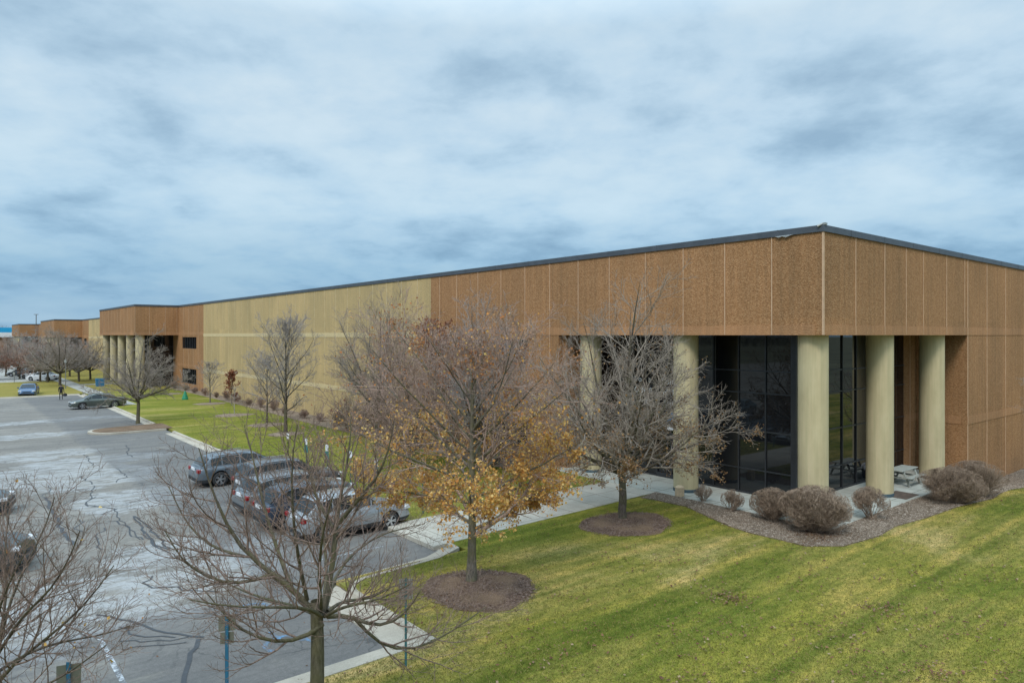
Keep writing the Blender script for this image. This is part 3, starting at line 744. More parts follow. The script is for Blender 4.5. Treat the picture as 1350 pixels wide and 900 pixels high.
def far_building(name, label, v0, v1, dz, umin, tan_v, with_port=True, u0=0):
    b=empty(name,(UF[0],UF[1],dz),THETA); tag(b,label,'building')
    wall('tan_wall',b,'v',u0,v0,tan_v,-.3-dz,ZT,TN,[v0+1+3*k for k in range(int((tan_v-v0)/3))],[(7.03,7.4),(2.57,2.94)],jw=.06)
    wall('brown_wall',b,'v',u0,tan_v,v1-28,-.3-dz,ZT,BR,[],[(ZS,ZS+.4)],[(tan_v+3,v1-31,5.4,6.95),(tan_v+3,v1-31,.7,2.7)])
    for z0,z1 in ((5.4,6.95),(.7,2.7)): window(b,'v',u0,tan_v+3,v1-31,z0,z1,4)
    s=v1-28
    wall('fascia',b,'u',s,u0-5.5,u0,ZS,ZT,BR,[],[(ZS,ZS+.4)]); wall('fascia',b,'v',u0-5.5,s+.3,v1,ZS,ZT,BR,[s+3+3*k for k in range(8)],[(ZS,ZS+.4)])
    curtain(b,'v',u0-2.9,s+.1,v1,0,ZS,1.45,LEV)
    m=MB(); m.box((u0-5.2,s+.3,ZS+.03),(u0+.3,v1-.3,ZS+.13)); m.build('soffit',M['soffit'],b)
    for k in range(5): column(b,u0-4.7,s+.8+6.05*k)
    m=MB(); m.box((u0-.06,v0-.06,ZT),(u0+.3,s-.06,ZT+.25)); m.box((u0-5.56,s-.06,ZT),(u0+.3,s+.3,ZT+.25)); m.box((u0-5.56,s+.3,ZT),(u0-5.2,v1,ZT+.25)); m.build('coping',M['coping'],b)
    m=MB(); m.box((u0+.3,v0,-.3-dz),(u0+55,v1,ZT)); m.build('hall',M['tan'],b)
    m=MB(); m.box((u0+8,v0+6,ZT),(u0+12,v0+10,ZT+1.3)); m.build('roof_unit',M['signgrey'],b)
    return b
far_building('warehouse','brown and tan precast building just beyond the far columned portico',132,206,-.5,0,168.5)
far_building('warehouse','low brown precast building farthest away, left of the second brown one',225,300,-.4,0,262)
# shop with blue fascia
bb=empty('shop',W(-18,303),THETA); tag(bb,'low building with bright blue and white roof fascia at the far left edge','building')
m=MB(); m.box((-30,0,0),(14,20,6.4)); m.build('wall',M['brown_band'],bb)
m=MB(); m.box((-31,-1,8.2),(15,21,10.0)); m.build('blue_fascia',M['awn_blue'],bb)
m=MB(); m.box((-31,-1,6.5),(15,21,8.19)); m.build('white_fascia',M['white'],bb)
for k in range(4):
    window(bb,'u',0,-20+8*k,-17+8*k,1,4,2)

# ------------------------------------------------------------------ trees
def norm(a): return a/np.maximum(np.linalg.norm(a,axis=-1,keepdims=True),1e-9)
def tube(P,Rr,s):
    N_,n,_=P.shape
    T=np.gradient(P,axis=1); T=norm(T)
    mean=norm(T.mean(axis=1,keepdims=True))
    ref=np.where(np.abs(mean[...,2:3])<.85,np.array([0,0,1.]),np.array([1.,0,0]))
    e1=norm(np.cross(T,np.broadcast_to(ref,T.shape))); e2=np.cross(T,e1)
    a=np.arange(s)*2*np.pi/s
    V=P[:,:,None,:]+Rr[:,:,None,None]*(e1[:,:,None,:]*np.cos(a)[None,None,:,None]+e2[:,:,None,:]*np.sin(a)[None,None,:,None])
    V=V.reshape(-1,3)
    i=np.arange(N_)[:,None,None]; j=np.arange(n-1)[None,:,None]; k=np.arange(s)[None,None,:]
    b=i*n*s+j*s
    F=np.stack([b+k,b+(k+1)%s,b+s+(k+1)%s,b+s+k],-1).reshape(-1,4)
    return V,F
def join_tubes(L_):
    V=[];F=[];o=0
    for v,f in L_: V.append(v);F.append(f+o);o+=len(v)
    return np.concatenate(V),np.concatenate(F)
def shoot(rng,S,D,Len,n,wob,trop,r0,r1):
    N_=len(S); P=np.empty((N_,n,3)); P[:,0]=S; d=norm(D); st=(Len/(n-1))[:,None]
    for i in range(1,n):
        d=norm(d+rng.normal(0,wob,(N_,3))+np.array([0,0,trop])); P[:,i]=P[:,i-1]+d*st
    t=np.linspace(0,1,n)[None,:]; Rr=r0[:,None]*(1-t)**.8+r1*(1-(1-t)**.8) if np.isscalar(r1) else None
    return P,Rr
def children(rng,P,Rr,k,t0,t1,ang,angs,ratio,fall,n,wob,trop,rr,rtip,lmin=.05):
    N_,m,_=P.shape; idx=np.repeat(np.arange(N_),k)
    t=((np.tile(np.arange(k),N_)+rng.random(N_*k))/k)*(t1-t0)+t0
    f=np.clip(t*(m-1),0,m-1.001); i=f.astype(int); w=(f-i)[:,None]
    S=P[idx,i]*(1-w)+P[idx,i+1]*w; D=norm(P[idx,i+1]-P[idx,i])
    r=Rr[idx,i]*(1-w[:,0])+Rr[idx,i+1]*w[:,0]
    plen=np.linalg.norm(np.diff(P,axis=1),axis=2).sum(1)[idx]
    az=np.tile(np.arange(k)*2.4,N_)+rng.random(N_)[idx]*6.28+rng.normal(0,.4,N_*k)
    ref=np.where(np.abs(D[:,2:3])<.9,np.array([0,0,1.]),np.array([1.,0,0]))
    e1=norm(np.cross(D,ref)); e2=np.cross(D,e1)
    a=np.radians(rng.normal(ang,angs,N_*k))
    C_=D*np.cos(a)[:,None]+(e1*np.cos(az)[:,None]+e2*np.sin(az)[:,None])*np.sin(a)[:,None]
    Len=np.maximum(plen*ratio*(1-fall*t)*rng.uniform(.65,1.25,N_*k),lmin)
    return shoot(rng,S,C_,Len,n,wob,trop,np.maximum(r*rr,rtip*1.15),rtip)

def leaf_mesh(name,rng,Ppts,size,mat,parent,hang=.3):
    n=len(Ppts)
    a=norm(rng.normal(0,1,(n,3))+np.array([0,0,-hang])); b=norm(np.cross(a,rng.normal(0,1,(n,3)))); s=(size*rng.uniform(.6,1.25,n))[:,None]
    c=norm(np.cross(a,b))
    V=np.stack([Ppts, Ppts+a*s*.5+b*s*.42+c*s*.1, Ppts+a*s, Ppts+a*s*.5-b*s*.42+c*s*.1],1).reshape(-1,3)
    F=np.arange(n*4).reshape(-1,4)
    return quads_mesh(name,V,F,mat,parent)

def make_tree(name,label,cat,base,Ht,Rm,hb,habit='leader',seed=1,limbs=16,c2=8,c3=7,c4=5,r0=.13,mats=('bark','twig_grey'),
              lean=(0,0),leaves=(),twig=.0045,group=None,up=.06,low_ang=68,top_ang=18,stretch=(1,1),prof_pow=1.0,wob=.07,limb_paths=None,rz=0):
    rng=np.random.default_rng(seed)
    root=empty(name,base,rz); tag(root,label,cat,group)
    n0=9
    top=Ht*.93 if habit=='leader' else hb*1.12
    tz=np.linspace(-.15,top,n0); T0=np.zeros((1,n0,3)); T0[0,:,2]=tz
    T0[0,:,0]=lean[0]*(tz/Ht)+np.cumsum(rng.normal(0,.012*Ht/8,n0)); T0[0,:,1]=lean[1]*(tz/Ht)+np.cumsum(rng.normal(0,.012*Ht/8,n0))
    T0[0,:,:2]-=T0[0,1,:2]
    t=np.linspace(0,1,n0)
    if habit=='leader': Rr=r0*(1-t)**.85+.012; Rr[0]*=1.35
    else: Rr=r0*(1-.25*t); Rr[0]*=1.35
    Rr=Rr[None]
    # limbs
    k=limbs
    if habit=='leader':
        hh=(np.arange(k)+rng.random(k)*.9)/k; hz=hb+(Ht*.90-hb)*hh**.9
        ang=np.radians(low_ang+(top_ang-low_ang)*hh**.8+rng.normal(0,5,k))
        prof=np.sin(np.pi*np.clip(.22+.72*hh,0,1))**prof_pow
        Len=Rm*prof*rng.uniform(.8,1.12,k)/np.sin(np.maximum(ang,R_(28))); Len=np.minimum(Len,(Ht*1.02-hz)/np.maximum(np.cos(ang),.25))
        rad=np.interp(hz,tz,Rr[0])*.5
    else:
        hh=(np.arange(k)+.5)/k; hz=hb*(.82+.28*rng.random(k)**.7)
        ang=np.radians(top_ang*.3+(low_ang-top_ang*.3)*(1-hh)**.75+rng.normal(0,4,k))
        Len=1/np.sqrt((np.cos(ang)/(Ht-hb))**2+(np.sin(ang)/Rm)**2)*rng.uniform(.85,1.05,k)*.96
        rad=r0*.52*np.ones(k)*rng.uniform(.75,1.1,k)
    az=np.arange(k)*2.399+rng.normal(0,.25,k)
    D=np.stack([np.cos(az)*np.sin(ang),np.sin(az)*np.sin(ang),np.cos(ang)],1)
    S=np.stack([np.interp(hz,tz,T0[0,:,0]),np.interp(hz,tz,T0[0,:,1]),hz],1)
    L1,R1=shoot(rng,S,D,Len,9,wob*.8,up*.8,rad,.008)
    if stretch!=(1,1): L1[...,0]*=stretch[0]; L1[...,1]*=stretch[1]
    L1x=[(L1,R1)]
    if habit=='leader': P12=np.concatenate([L1,T0[:,-9:]]); R12=np.concatenate([R1,Rr[:,-9:]])
    else: P12,R12=L1,R1
    if limb_paths is not None:
        P12,R12=limb_paths; L1x=[(P12,R12)]
    P2,R2=children(rng,P12,R12,c2,.18,.98,42,9,.46,.45,6,wob*1.2,up,.6,twig*1.25)
    P3,R3=children(rng,P2,R2,c3,.2,1,40,12,.55,.35,5,wob*1.5,up,.65,twig)
    P4=None
    if c4:
        P4,R4=children(rng,P3,R3,c4,.15,1,42,14,.55,.3,4,wob*1.8,up,.7,twig*.8,lmin=.10)
    last=P3 if P4 is None else P4
    if limb_paths is None:                 # bring the grown crown to the height and spread of the real tree
        zz=last[...,2].ravel(); rr_=np.hypot(last[...,0],last[...,1]).ravel()
        kz=(Ht-hb)/max(.1,np.percentile(zz,99.7)-hb); kr=Rm/np.percentile(rr_,98)
        for A_ in [T0]+[p for p,r in L1x]+[P2,P3]+([P4] if P4 is not None else []):
            A_[...,2]=np.where(A_[...,2]>hb,hb+(A_[...,2]-hb)*kz,A_[...,2]); A_[...,:2]*=kr
    parts=[tube(P2,R2,5),tube(P3,R3,4)]+([tube(P4,R4,3)] if P4 is not None else [])
    V,F=join_tubes([tube(T0,Rr,10)]+[tube(p,r,7) for p,r in L1x]); quads_mesh('trunk',V,F,M[mats[0]],root,True)
    V,F=join_tubes(parts); quads_mesh('crown',V,F,M[mats[1]],root,True)
    for (nm,mat,num,size,fn) in leaves:
        pts=last[:,1:].reshape(-1,3); pr=fn(pts,rng); pr=pr/pr.sum()
        sel=rng.choice(len(pts),num,p=pr); leaf_mesh(nm,rng,pts[sel]+rng.normal(0,.05,(num,3)),size,M[mat],root)
    return root

def clump(pts,s=1.1,seed=0,th=.0,pw=3):
    r=np.random.default_rng(seed); k=r.normal(0,1/s,(10,3)); ph=r.random(10)*6.28
    f=np.sin(pts@k.T*2.2+ph).sum(1)/3.2
    return np.clip(f-th,0.02,None)**pw if pw>1 else np.clip(f-th,.02,None)

# golden maple in front
def gold_p(p,r):
    h=np.clip((5.6-.25*p[:,0]*0-p[:,2])/2.9,0.0,1)**1.2+.010
    return h*(.45+clump(p,.6,3,-.3,1.2))*(.6+np.hypot(p[:,0],p[:,1])/3)
def orange_p(p,r): return (.1+clump(p,.9,5,0,2))*np.clip((p[:,2]-3.6)/3,0.05,1)
make_tree('maple_tree','maple with golden leaves in its lower crown, on a mulch ring beside the walk','tree',G(622,768),8.1,4.1,1.35,'leader',11,28,9,7,6,.13,('bark','twig_red'),
          leaves=(('leaves','gold',20000,.078,gold_p),('top_leaves','orange',2600,.07,orange_p)),low_ang=84,top_ang=24,twig=.0045,up=.025)
# grey tree before the portico
def brown_p(p,r): return np.clip((4.6-p[:,2])/3.0,0.03,1)*(.1+clump(p,.8,8,.0,2))
make_tree('bare_tree','grey bare spreading tree with few dry brown leaves in front of the portico columns','tree',G(821,685),9.5,4.2,1.9,'vase',21,19,10,8,6,.17,('bark_dark','twig_t4'),
          leaves=(('leaves','brownleaf',8500,.075,brown_p),),low_ang=84,top_ang=10,twig=.005,up=.035)
# trees standing on the lawn behind
make_tree('bare_tree','bare grey tree with widely fanned crown before the tan wall','tree',W(-4.2,27.2),10.2,3.7,2.4,'vase',31,17,10,8,5,.15,('bark_dark','twig_dark'),low_ang=70,top_ang=8,twig=.006,up=.05)
make_tree('bare_tree','bare tree on the lawn hidden behind the golden maple','tree',W(-4.6,15.6),9.2,3.2,2.0,'vase',32,16,10,7,6,.14,('bark_dark','twig_grey'),low_ang=62,top_ang=8,twig=.006,
          leaves=(('leaves','red',700,.08,lambda p,r:.1+clump(p,.9,2,0,2)),))
make_tree('bare_tree','reddish bare tree left of the golden maple with orange leaf specks','tree',W(-7.4,17.8),8.6,3.1,1.6,'vase',33,16,10,7,6,.12,('bark_dark','twig_red'),low_ang=65,top_ang=8,twig=.0055,
          leaves=(('leaves','brownleaf',900,.08,lambda p,r:.1+clump(p,.9,12,0,2)),))
make_tree('bare_tree','slender tall bare tree on the lawn before the middle of the tan wall','tree',G(376.5,571),9.1,2.5,1.3,'leader',41,20,8,6,5,.12,('bark_dark','twig_grey'),low_ang=58,top_ang=14,twig=.007,up=.07)
make_tree('bare_tree','thin bare tree left of the slender tall one on the long lawn','tree',G(352,558),6.0,2.1,1.3,'leader',42,15,7,6,4,.07,('bark_dark','twig_grey'),low_ang=52,top_ang=16,twig=.007,up=.06)
make_tree('bare_tree','small bare tree on the lawn right of the far stacked windows','tree',G(277,531),4.6,1.5,1.4,'leader',43,11,6,5,3,.055,('bark','twig_grey'),low_ang=45,top_ang=16,twig=.008,up=.06)
make_tree('bare_tree','dense grey bare tree growing on the kerbed island in the lot','tree',G(182,556),7.6,3.8,1.9,'vase',44,15,9,8,5,.15,('bark_moss','twig_dark'),low_ang=80,top_ang=10,twig=.008,up=.04)
make_tree('sapling','rust-leaved columnar young tree beside the tan wall','tree',W(-2.6,61),3.6,.8,.6,'leader',45,10,5,4,0,.035,('bark','twig_red'),leaves=(('leaves','red',1500,.13,lambda p,r:np.ones(len(p))),),low_ang=35,top_ang=14,twig=.008)
make_tree('sapling','thin bare sapling wrapped in a green watering bag','tree',G(244,526.5),3.4,.8,1.2,'leader',46,9,5,4,0,.03,('bark','twig_grey'),low_ang=45,top_ang=15,twig=.009)
make_tree('sapling','pale thin sapling with few twigs, nearest on the long lawn','tree',G(309,546),2.6,.5,1.1,'leader',47,6,4,3,0,.025,('twig_pale','twig_grey'),low_ang=40,top_ang=15,twig=.007)
make_tree('bare_tree','bare tree at the right edge of the picture beside the brown wall','tree',G(1392,640),6.2,2.2,1.2,'leader',48,14,7,6,4,.08,('bark','twig_grey'),low_ang=58,top_ang=15,twig=.005)
wb=MB(); wb.lathe([(.32,0),(.34,.1),(.2,.55),(.10,.85),(.05,.95)],12); b=wb.build('watering_bag',M['green'],loc=G(244,526.5)); tag(b,'green watering bag around the thin sapling on the far lawn','bag')

# dense brush beside the wall and red-leaved tree
make_tree('oak_tree','russet-leaved tree against the tan wall beside the fanned bare tree','tree',W(-2.0,24.2),8.2,1.8,1.5,'leader',51,18,8,6,4,.10,('bark_dark','twig_red'),leaves=(('leaves','red',5200,.11,lambda p,r:(.25+clump(p,.8,4,0,1))*np.clip(p[:,2]/5,.2,1)),),low_ang=45,top_ang=16,twig=.006)
BRUSH=[(-2.6,31.5,3.8,2.2,'tall bare purple-brown thicket at the left foot of the fanned tree'),(-2.4,28.6,4.4,2.1,'dense russet thicket directly below the fanned bare tree'),
       (-2.6,20.3,4.6,2.2,'dense brown thicket below the near wall windows'),(-5.6,21.8,3.2,2.0,'reddish twiggy thicket on the lawn before the windows'),
       (-2.2,35.5,2.6,1.5,'low reddish thicket left of the tall purple-brown one'),(-3.0,16.6,3.4,1.8,'brown thicket between the windows and the portico')]
for i,(u,v,h,r,lb) in enumerate(BRUSH):
    make_tree('thicket',lb,'shrub',W(u,v),h,r,.25,'vase',60+i,16,7,6,4,.05,('bark_dark','twig_red' if i%2 else 'twig_dark'),group='thickets along the foot of the wall',leaves=(('leaves','red' if i in (1,4) else 'brownleaf',1400,.08,lambda p,r:.2+clump(p,.7,9,0,2)),),low_ang=78,top_ang=10,twig=.006)

# foreground bare tree, limbs laid out one by one
def limb(base,pts,n=9,r0=.06,r1=.010):
    q=[]
    for (x,y,d) in pts: q.append(np.array([(x-CX)/FPX*d-base[0], d-base[1], H-(y-HY)/FPX*d-base[2]]))
    q=np.array(q); s=np.r_[0,np.cumsum(np.linalg.norm(np.diff(q,axis=0),axis=1))]; t=np.linspace(0,s[-1],n)
    out=np.stack([np.interp(t,s,q[:,k]) for k in range(3)],1)
    out[1:-1]=(out[:-2]+2*out[1:-1]+out[2:])/4
    return out, r0*.72*(1-np.linspace(0,1,n))**.95+r1*.75
D0=12.0
tb=np.array([(418-CX)/FPX*D0,D0,0.0])
LP=[([(424,812,12),(436,770,12.1),(442,710,12.2),(448,650,12.4),(462,600,12.5),(463,548,12.6)],.075),
    ([(447,690,12.2),(470,660,12.0),(498,630,11.8),(514,590,11.7),(520,552,11.6)],.045),
    ([(420,815,12),(396,782,12),(355,752,11.9),(322,733,11.8),(298,690,11.7),(276,640,11.6),(262,590,11.5)],.070),
    ([(385,775,12),(362,715,12.3),(346,660,12.5),(333,600,12.7),(322,560,12.8)],.045),
    ([(405,790,12),(392,730,11.4),(385,670,11.0),(384,600,10.8),(392,560,10.7)],.040),
    ([(432,812,12),(458,809,11.9),(484,822,11.7),(510,826,11.5),(538,806,11.4),(556,775,11.3)],.050),
    ([(465,812,11.9),(488,838,12.0),(512,857,12.3),(556,855,12.6),(605,826,13.0),(640,800,13.3)],.034),
    ([(426,822,12),(408,838,11.8),(370,848,11.5),(330,838,11.2),(298,814,11.1),(272,780,11.0)],.048),
    ([(432,805,12),(452,790,12.4),(488,790,12.8),(515,772,13.1),(548,764,13.4)],.040),
    ([(428,808,12),(440,760,12.9),(470,722,13.8),(510,700,14.5),(560,690,15.0)],.042),
    ([(418,810,12),(390,798,12.8),(350,790,13.6),(300,770,14.4),(252,745,14.8)],.042),
    ([(424,808,12),(420,760,11.2),(425,700,10.4),(440,650,9.9)],.045),
    ([(425,812,12),(405,800,11.2),(360,800,10.4),(300,800,9.9),(250,790,9.6)],.040),
    ([(428,812,12),(450,800,11.3),(500,790,10.6),(540,770,10.2)],.036),
    ([(360,756,11.9),(320,770,11.7),(280,765,11.5),(240,740,11.3),(218,700,11.1)],.034),
    ([(322,733,11.8),(280,722,12.1),(245,690,12.3),(222,640,12.4)],.028),
    ([(426,806,12),(432,740,13.2),(420,670,14.2),(410,610,14.9)],.045),
    ([(445,705,12.2),(418,660,12.4),(405,610,12.6),(400,570,12.7)],.034)]
lp=[limb(tb,p,9,r) for p,r in LP]
LPP=np.stack([a for a,b in lp]); LPR=np.stack([b for a,b in lp])
T1=make_tree('bare_tree','mossy bare tree nearest the camera at the edge of the accessible stalls','tree',tuple(tb),5.9,2.6,2.35,'vase',71,8,12,7,4,.135,('bark_moss','twig_red1'),limb_paths=(LPP,LPR),twig=.0024,up=.10,wob=.09)
# buds give the reddish cast at the twig tips
D1=10.9; tb2=np.array([(-22-CX)/FPX*D1,D1,0.0])
LP2=[([(-20,930,10.9),(-5,860,10.9),(10,800,11.0),(30,750,11.1),(60,700,11.2),(72,655,11.3)],.05),
     ([(-18,920,10.9),(10,880,10.8),(50,850,10.7),(100,810,10.6),(130,775,10.6),(150,745,10.6)],.05),
     ([(-18,900,10.9),(0,840,11.0),(10,780,11.2),(5,720,11.5),(12,680,11.6)],.045),
     ([(-10,890,10.9),(30,862,11.3),(80,845,11.7),(130,838,12.0),(170,825,12.2)],.04),
     ([(-20,930,10.9),(20,912,10.4),(60,905,10.1),(100,880,9.9),(140,850,9.8)],.04),
     ([(-5,865,10.9),(30,810,10.5),(70,775,10.2),(95,730,10.0),(105,700,9.9)],.04),
     ([(-20,900,10.9),(-10,830,10.3),(10,770,9.8),(35,725,9.5)],.04),
     ([(-20,900,10.9),(-50,840,11),(-80,780,11.2),(-90,720,11.3)],.05),
     ([(-20,900,10.9),(-30,820,11.6),(-30,740,12.2),(-25,690,12.4)],.05)]
lp=[limb(tb2,p,9,r*.7) for p,r in LP2]; 
make_tree('bare_tree','bare tree reaching in from the lower left corner with a few orange leaves','tree',tuple(tb2),5.0,2.4,1.7,'vase',72,8,13,7,4,.13,('bark_dark','twig_red1'),limb_paths=(np.stack([a for a,b in lp]),np.stack([b for a,b in lp])),twig=.0025,up=.10,wob=.09,
          leaves=(('leaves','gold',45,.06,lambda p,r:np.clip(3.2-p[:,2],.05,1)),))

# far trees: a few kinds, copied
FT=[make_tree('bare_tree','','tree',(0,0,0),8.4,4.5,1.8,'vase',81,14,8,7,4,.20,('bark_dark','twig_dark'),low_ang=82,top_ang=10,twig=.012),
    make_tree('bare_tree','','tree',(0,0,0),6.8,4.0,1.5,'vase',82,14,8,7,4,.16,('bark_dark','twig_red'),low_ang=84,top_ang=12,twig=.013,leaves=(('leaves','red',1500,.15,lambda p,r:np.clip(4-p[:,2],.1,2)),)),
    make_tree('bare_tree','','tree',(0,0,0),7.4,4.2,1.6,'vase',83,14,8,7,4,.18,('bark_dark','twig_grey'),low_ang=80,top_ang=10,twig=.012)]
spots=[(79,508,0,1.0,'broad bare tree behind the walking person, thick dark trunk'),
       (26,498.5,1,.95,'reddish low tree above the black parked car at the far left'),
       (53,502.5,1,1.0,'reddish bare tree directly in front of the white cars'),
       (63,503.5,2,.95,'dark bare tree just right of the white cars'),
       (40,497,2,1.0,'bare tree behind the white cars with its trunk hidden'),
       (8,495,0,.9,'grey bare tree at the far left below the blue roof'),
       (-14,500,1,1.0,'reddish tree cut by the left edge of the picture'),
       (104,503,2,.95,'bare tree left of the blue bins by the far portico'),
       (119,500,0,.85,'grey bare tree close to the far portico columns'),
       (92,496,1,1.05,'reddish bare tree in the gap between the walk and far building'),
       (66,493,0,1.05,'tall grey tree before the second brown building'),
       (24,487,2,1.15,'bare tree in the far lot before the farthest building')]
for i,(px,py,k,s,lb) in enumerate(spots):
    src=FT[k]
    if src.get('used'): o=copy_tree(src)
    else: o=src; o['used']=1
    o.location=G(px,py); o.rotation_euler[2]=i*1.3; o.scale=(s,s,s); o['label']=lb; o['group']='bare trees around the far parking lots'
for o in COL.objects:
    if 'used' in o: del o['used']
# distant wood: visible treeline, plus an unseen arc added to darken the glass reflections
rng=np.random.default_rng(5); crown=[c for c in FT[0].children if c.name.startswith('crown')][0].data
cv=np.empty(len(crown.vertices)*3,np.float32); crown.vertices.foreach_get('co',cv); cv=cv.reshape(-1,3)
cf=np.empty(len(crown.loops),np.int32); crown.loops.foreach_get('vertex_index',cf); cf=cf.reshape(-1,4); 
cf=cf[::5]; VV=[];FF=[];o_=0
for i in range(240):
    s=rng.uniform(1.3,1.8); a=rng.random()*6.28; R3=np.array([[math.cos(a),-math.sin(a),0],[math.sin(a),math.cos(a),0],[0,0,1.0]])
    if i<70: d=rng.uniform(400,470); x=-.82*d+ i*5.2*(1 if i<35 else 1.3) -30
    else: a2=R_(-45-(i-70)*.95); rad=rng.uniform(270,310); x=rad*math.sin(a2); d=rad*math.cos(a2)  # added arc outside the view, hides green ground from the glass
    VV.append((cv*np.array([s,s,s*1.05]))@R3.T+np.array([x,d,-1.0])); FF.append(cf+o_); o_+=len(cv)
tag(quads_mesh('distant_wood',np.concatenate(VV),np.concatenate(FF),M['far']),'dark distant line of bare woodland on the horizon, extended out of view for the glass reflections','woodland',kind='stuff')

# ------------------------------------------------------------------ shrubs
def make_shrub(name,label,base,rx,ry,h,seed,stems=26,c2=9,c3=7,c4=4,dens_top=0,group=None,mat='shrub',rz=0,hollow=.0,twig=.0032):
    rng=np.random.default_rng(seed); root=empty(name,base,rz); tag(root,label,'shrub',group)
    def clipd(P):
        # fold tips back under the clipped envelope
        c=np.array([0,0,h*.52]); q=(P-c)/np.array([rx,ry,h*.50]); l=np.linalg.norm(q,axis=-1,keepdims=True)
        lim=1.0+.03*np.sin(7*q[...,0:1]+3*q[...,1:2])
        return c+q/np.maximum(l/lim,1)*np.array([rx,ry,h*.50])
    k=stems; az=rng.random(k)*6.28; an=np.radians(62)*np.sqrt(rng.random(k)); D=np.stack([np.cos(az)*np.sin(an)*rx/h*1.1,np.sin(az)*np.sin(an)*ry/h*1.1,np.cos(an)],1)
    S=np.stack([rng.normal(0,.10*rx,k),rng.normal(0,.10*ry,k),np.zeros(k)],1)
    P1,R1=shoot(rng,S,D,np.full(k,h*.85)*rng.uniform(.8,1.1,k)*np.linalg.norm(D,axis=1)**.7,6,.08,.04,np.full(k,.014),.006)
    P1=clipd(P1)
    P2,R2=children(rng,P1,R1,c2,.15+hollow,1,34,10,.55,.3,5,.10,.08,.7,twig*1.2); P2=clipd(P2)
    P3,R3=children(rng,P2,R2,c3,.15,1,34,12,.55,.3,4,.12,.08,.7,twig); P3=clipd(P3)
    T=[tube(P1,R1,5),tube(P2,R2,4),tube(P3,R3,3)]
    if c4:
        P4,R4=children(rng,P3,R3,c4,.2,1,36,12,.6,.3,3,.12,.08,.8,twig*.8,lmin=.07); P4=clipd(P4); T.append(tube(P4,R4,3))
    V,F=join_tubes(T); V[:,2]=np.maximum(V[:,2],.0)
    quads_mesh('twigs',V,F,M[mat],root,True); return root
def sh(px,py,wpx,ztop_py,label,seed,**kw):
    b=G(px,py); r=wpx/2/FPX*b.y; h=(py-ztop_py)/FPX*b.y*1.08; r*=1.07
    rr_=kw.pop('ry',1.0); b.y+=r*.35; b.z=G(px,py).z
    return make_shrub('shrub',label,b,r,r*rr_,h*.97,seed,rz=THETA*0,**kw)
sh(928,662,22,640,'tiny sparse shrub at the patio edge right of the tan litter bin',101,stems=14,c2=6,c3=5,c4=3,hollow=.15)
sh(967,675,29,648,'small airy rounded shrub second along the patio edge',102,stems=16,c2=7,c3=6,c4=3,hollow=.2)
sh(1022,690,54,648,'rounded clipped shrub left of the largest one at the patio corner',103,stems=44,c4=5)
sh(1084,706,92,648,'largest clipped dome shrub in front of the corner column',104,stems=80,c2=10,c3=8,c4=6,ry=.8)
sh(1152,686,46,646,'vase-shaped shrub with flat clipped top beside the large dome',105,stems=26,hollow=.42,c2=8)
sh(1265,666,86,622,'wide clipped shrub in front of the third column near the picnic table',106,stems=70,c2=10,c3=8,c4=6,ry=.8)
sh(1294,657,78,613,'clipped shrub against the brown wall behind the wide one',107,stems=60,c2=10,c3=8,c4=5,ry=.8)
k=0
for v in (38.5,42,45,49.5,53,56.5,59.5,64,67,70.5,74.5,79,84,88.5):
    s=random.uniform(.45,.75)
    make_shrub('shrub','small brown shrub on the long wall bed, %s counting from the fanned tree'%ORD[k],W(-1.4+random.uniform(-.3,.3),v),s,s,s*1.5,120+k,stems=14,c2=6,c3=5,c4=3,group='small shrubs along the long wall',mat='twig_red' if k%3 else 'shrub',twig=.007); k+=1

# ------------------------------------------------------------------ lawn detail: blades, leaves, chips
def in_poly(P,poly):
    x,y=P[:,0],P[:,1]; ins=np.zeros(len(P),bool); n=len(poly); j=n-1
    for i in range(n):
        xi,yi=poly[i]; xj,yj=poly[j]
        c=((yi>y)!=(yj>y))&(x<(xj-xi)*(y-yi)/(yj-yi+1e-12)+xi); ins^=c; j=i
    return ins
def world_uv(n,rng,ymax=60,ymin=9.5):
    # random points over the visible ground, denser nearby
    d=ymin*(ymax/ymin)**rng.random(n); x=rng.uniform(-.80,.80,n)*d
    u=(x-C0[0])*RX+(d-C0[1])*RY; v=-(x-C0[0])*RY+(d-C0[1])*RX; return np.stack([u,v],1),d
def on_lawn(Q):
    u,v=Q[:,0],Q[:,1]
    ok=(v<.9)|((v<6.1)&(u>-16.85))|((v<86)&(u>-12.1))
    ok&=~((u>-.56)&(v>-.6)); ok&=~((u>-2.5)&(v>14.8)); ok&=~((u>-13)&(u<-.5)&(v>7.0)&(v<10.7))
    ok&=~in_poly(Q,bed_all)
    for c,a,b in RINGS: ok&=~((((u-c[0])/a)**2+((v-c[1])/b)**2)<1.02)
    return ok
rng=np.random.default_rng(9)
Q,d=world_uv(420000,rng); Q=Q[on_lawn(Q)]; n=len(Q)
uu,vv=Q[:,0],Q[:,1]; base=np.stack([uu,vv,zg(uu)],1)
hh=rng.uniform(.02,.055,n)*(1+.4*(vv>8)); a=rng.random(n)*6.28; w=.006+.004*rng.random(n)
sx=np.stack([np.cos(a),np.sin(a),np.zeros(n)],1)*w[:,None]; tip=base+np.stack([rng.normal(0,.022,n),rng.normal(0,.022,n),hh],1)
V=np.stack([base-sx,base+sx,tip],1).reshape(-1,3)
o=quads_mesh('grass',V,np.arange(n*3).reshape(-1,3),M['blades']); o.location=UF; o.rotation_euler=(0,0,THETA)
tag(o,'short mown green and straw coloured grass blades on the lawn','grass',kind='stuff')
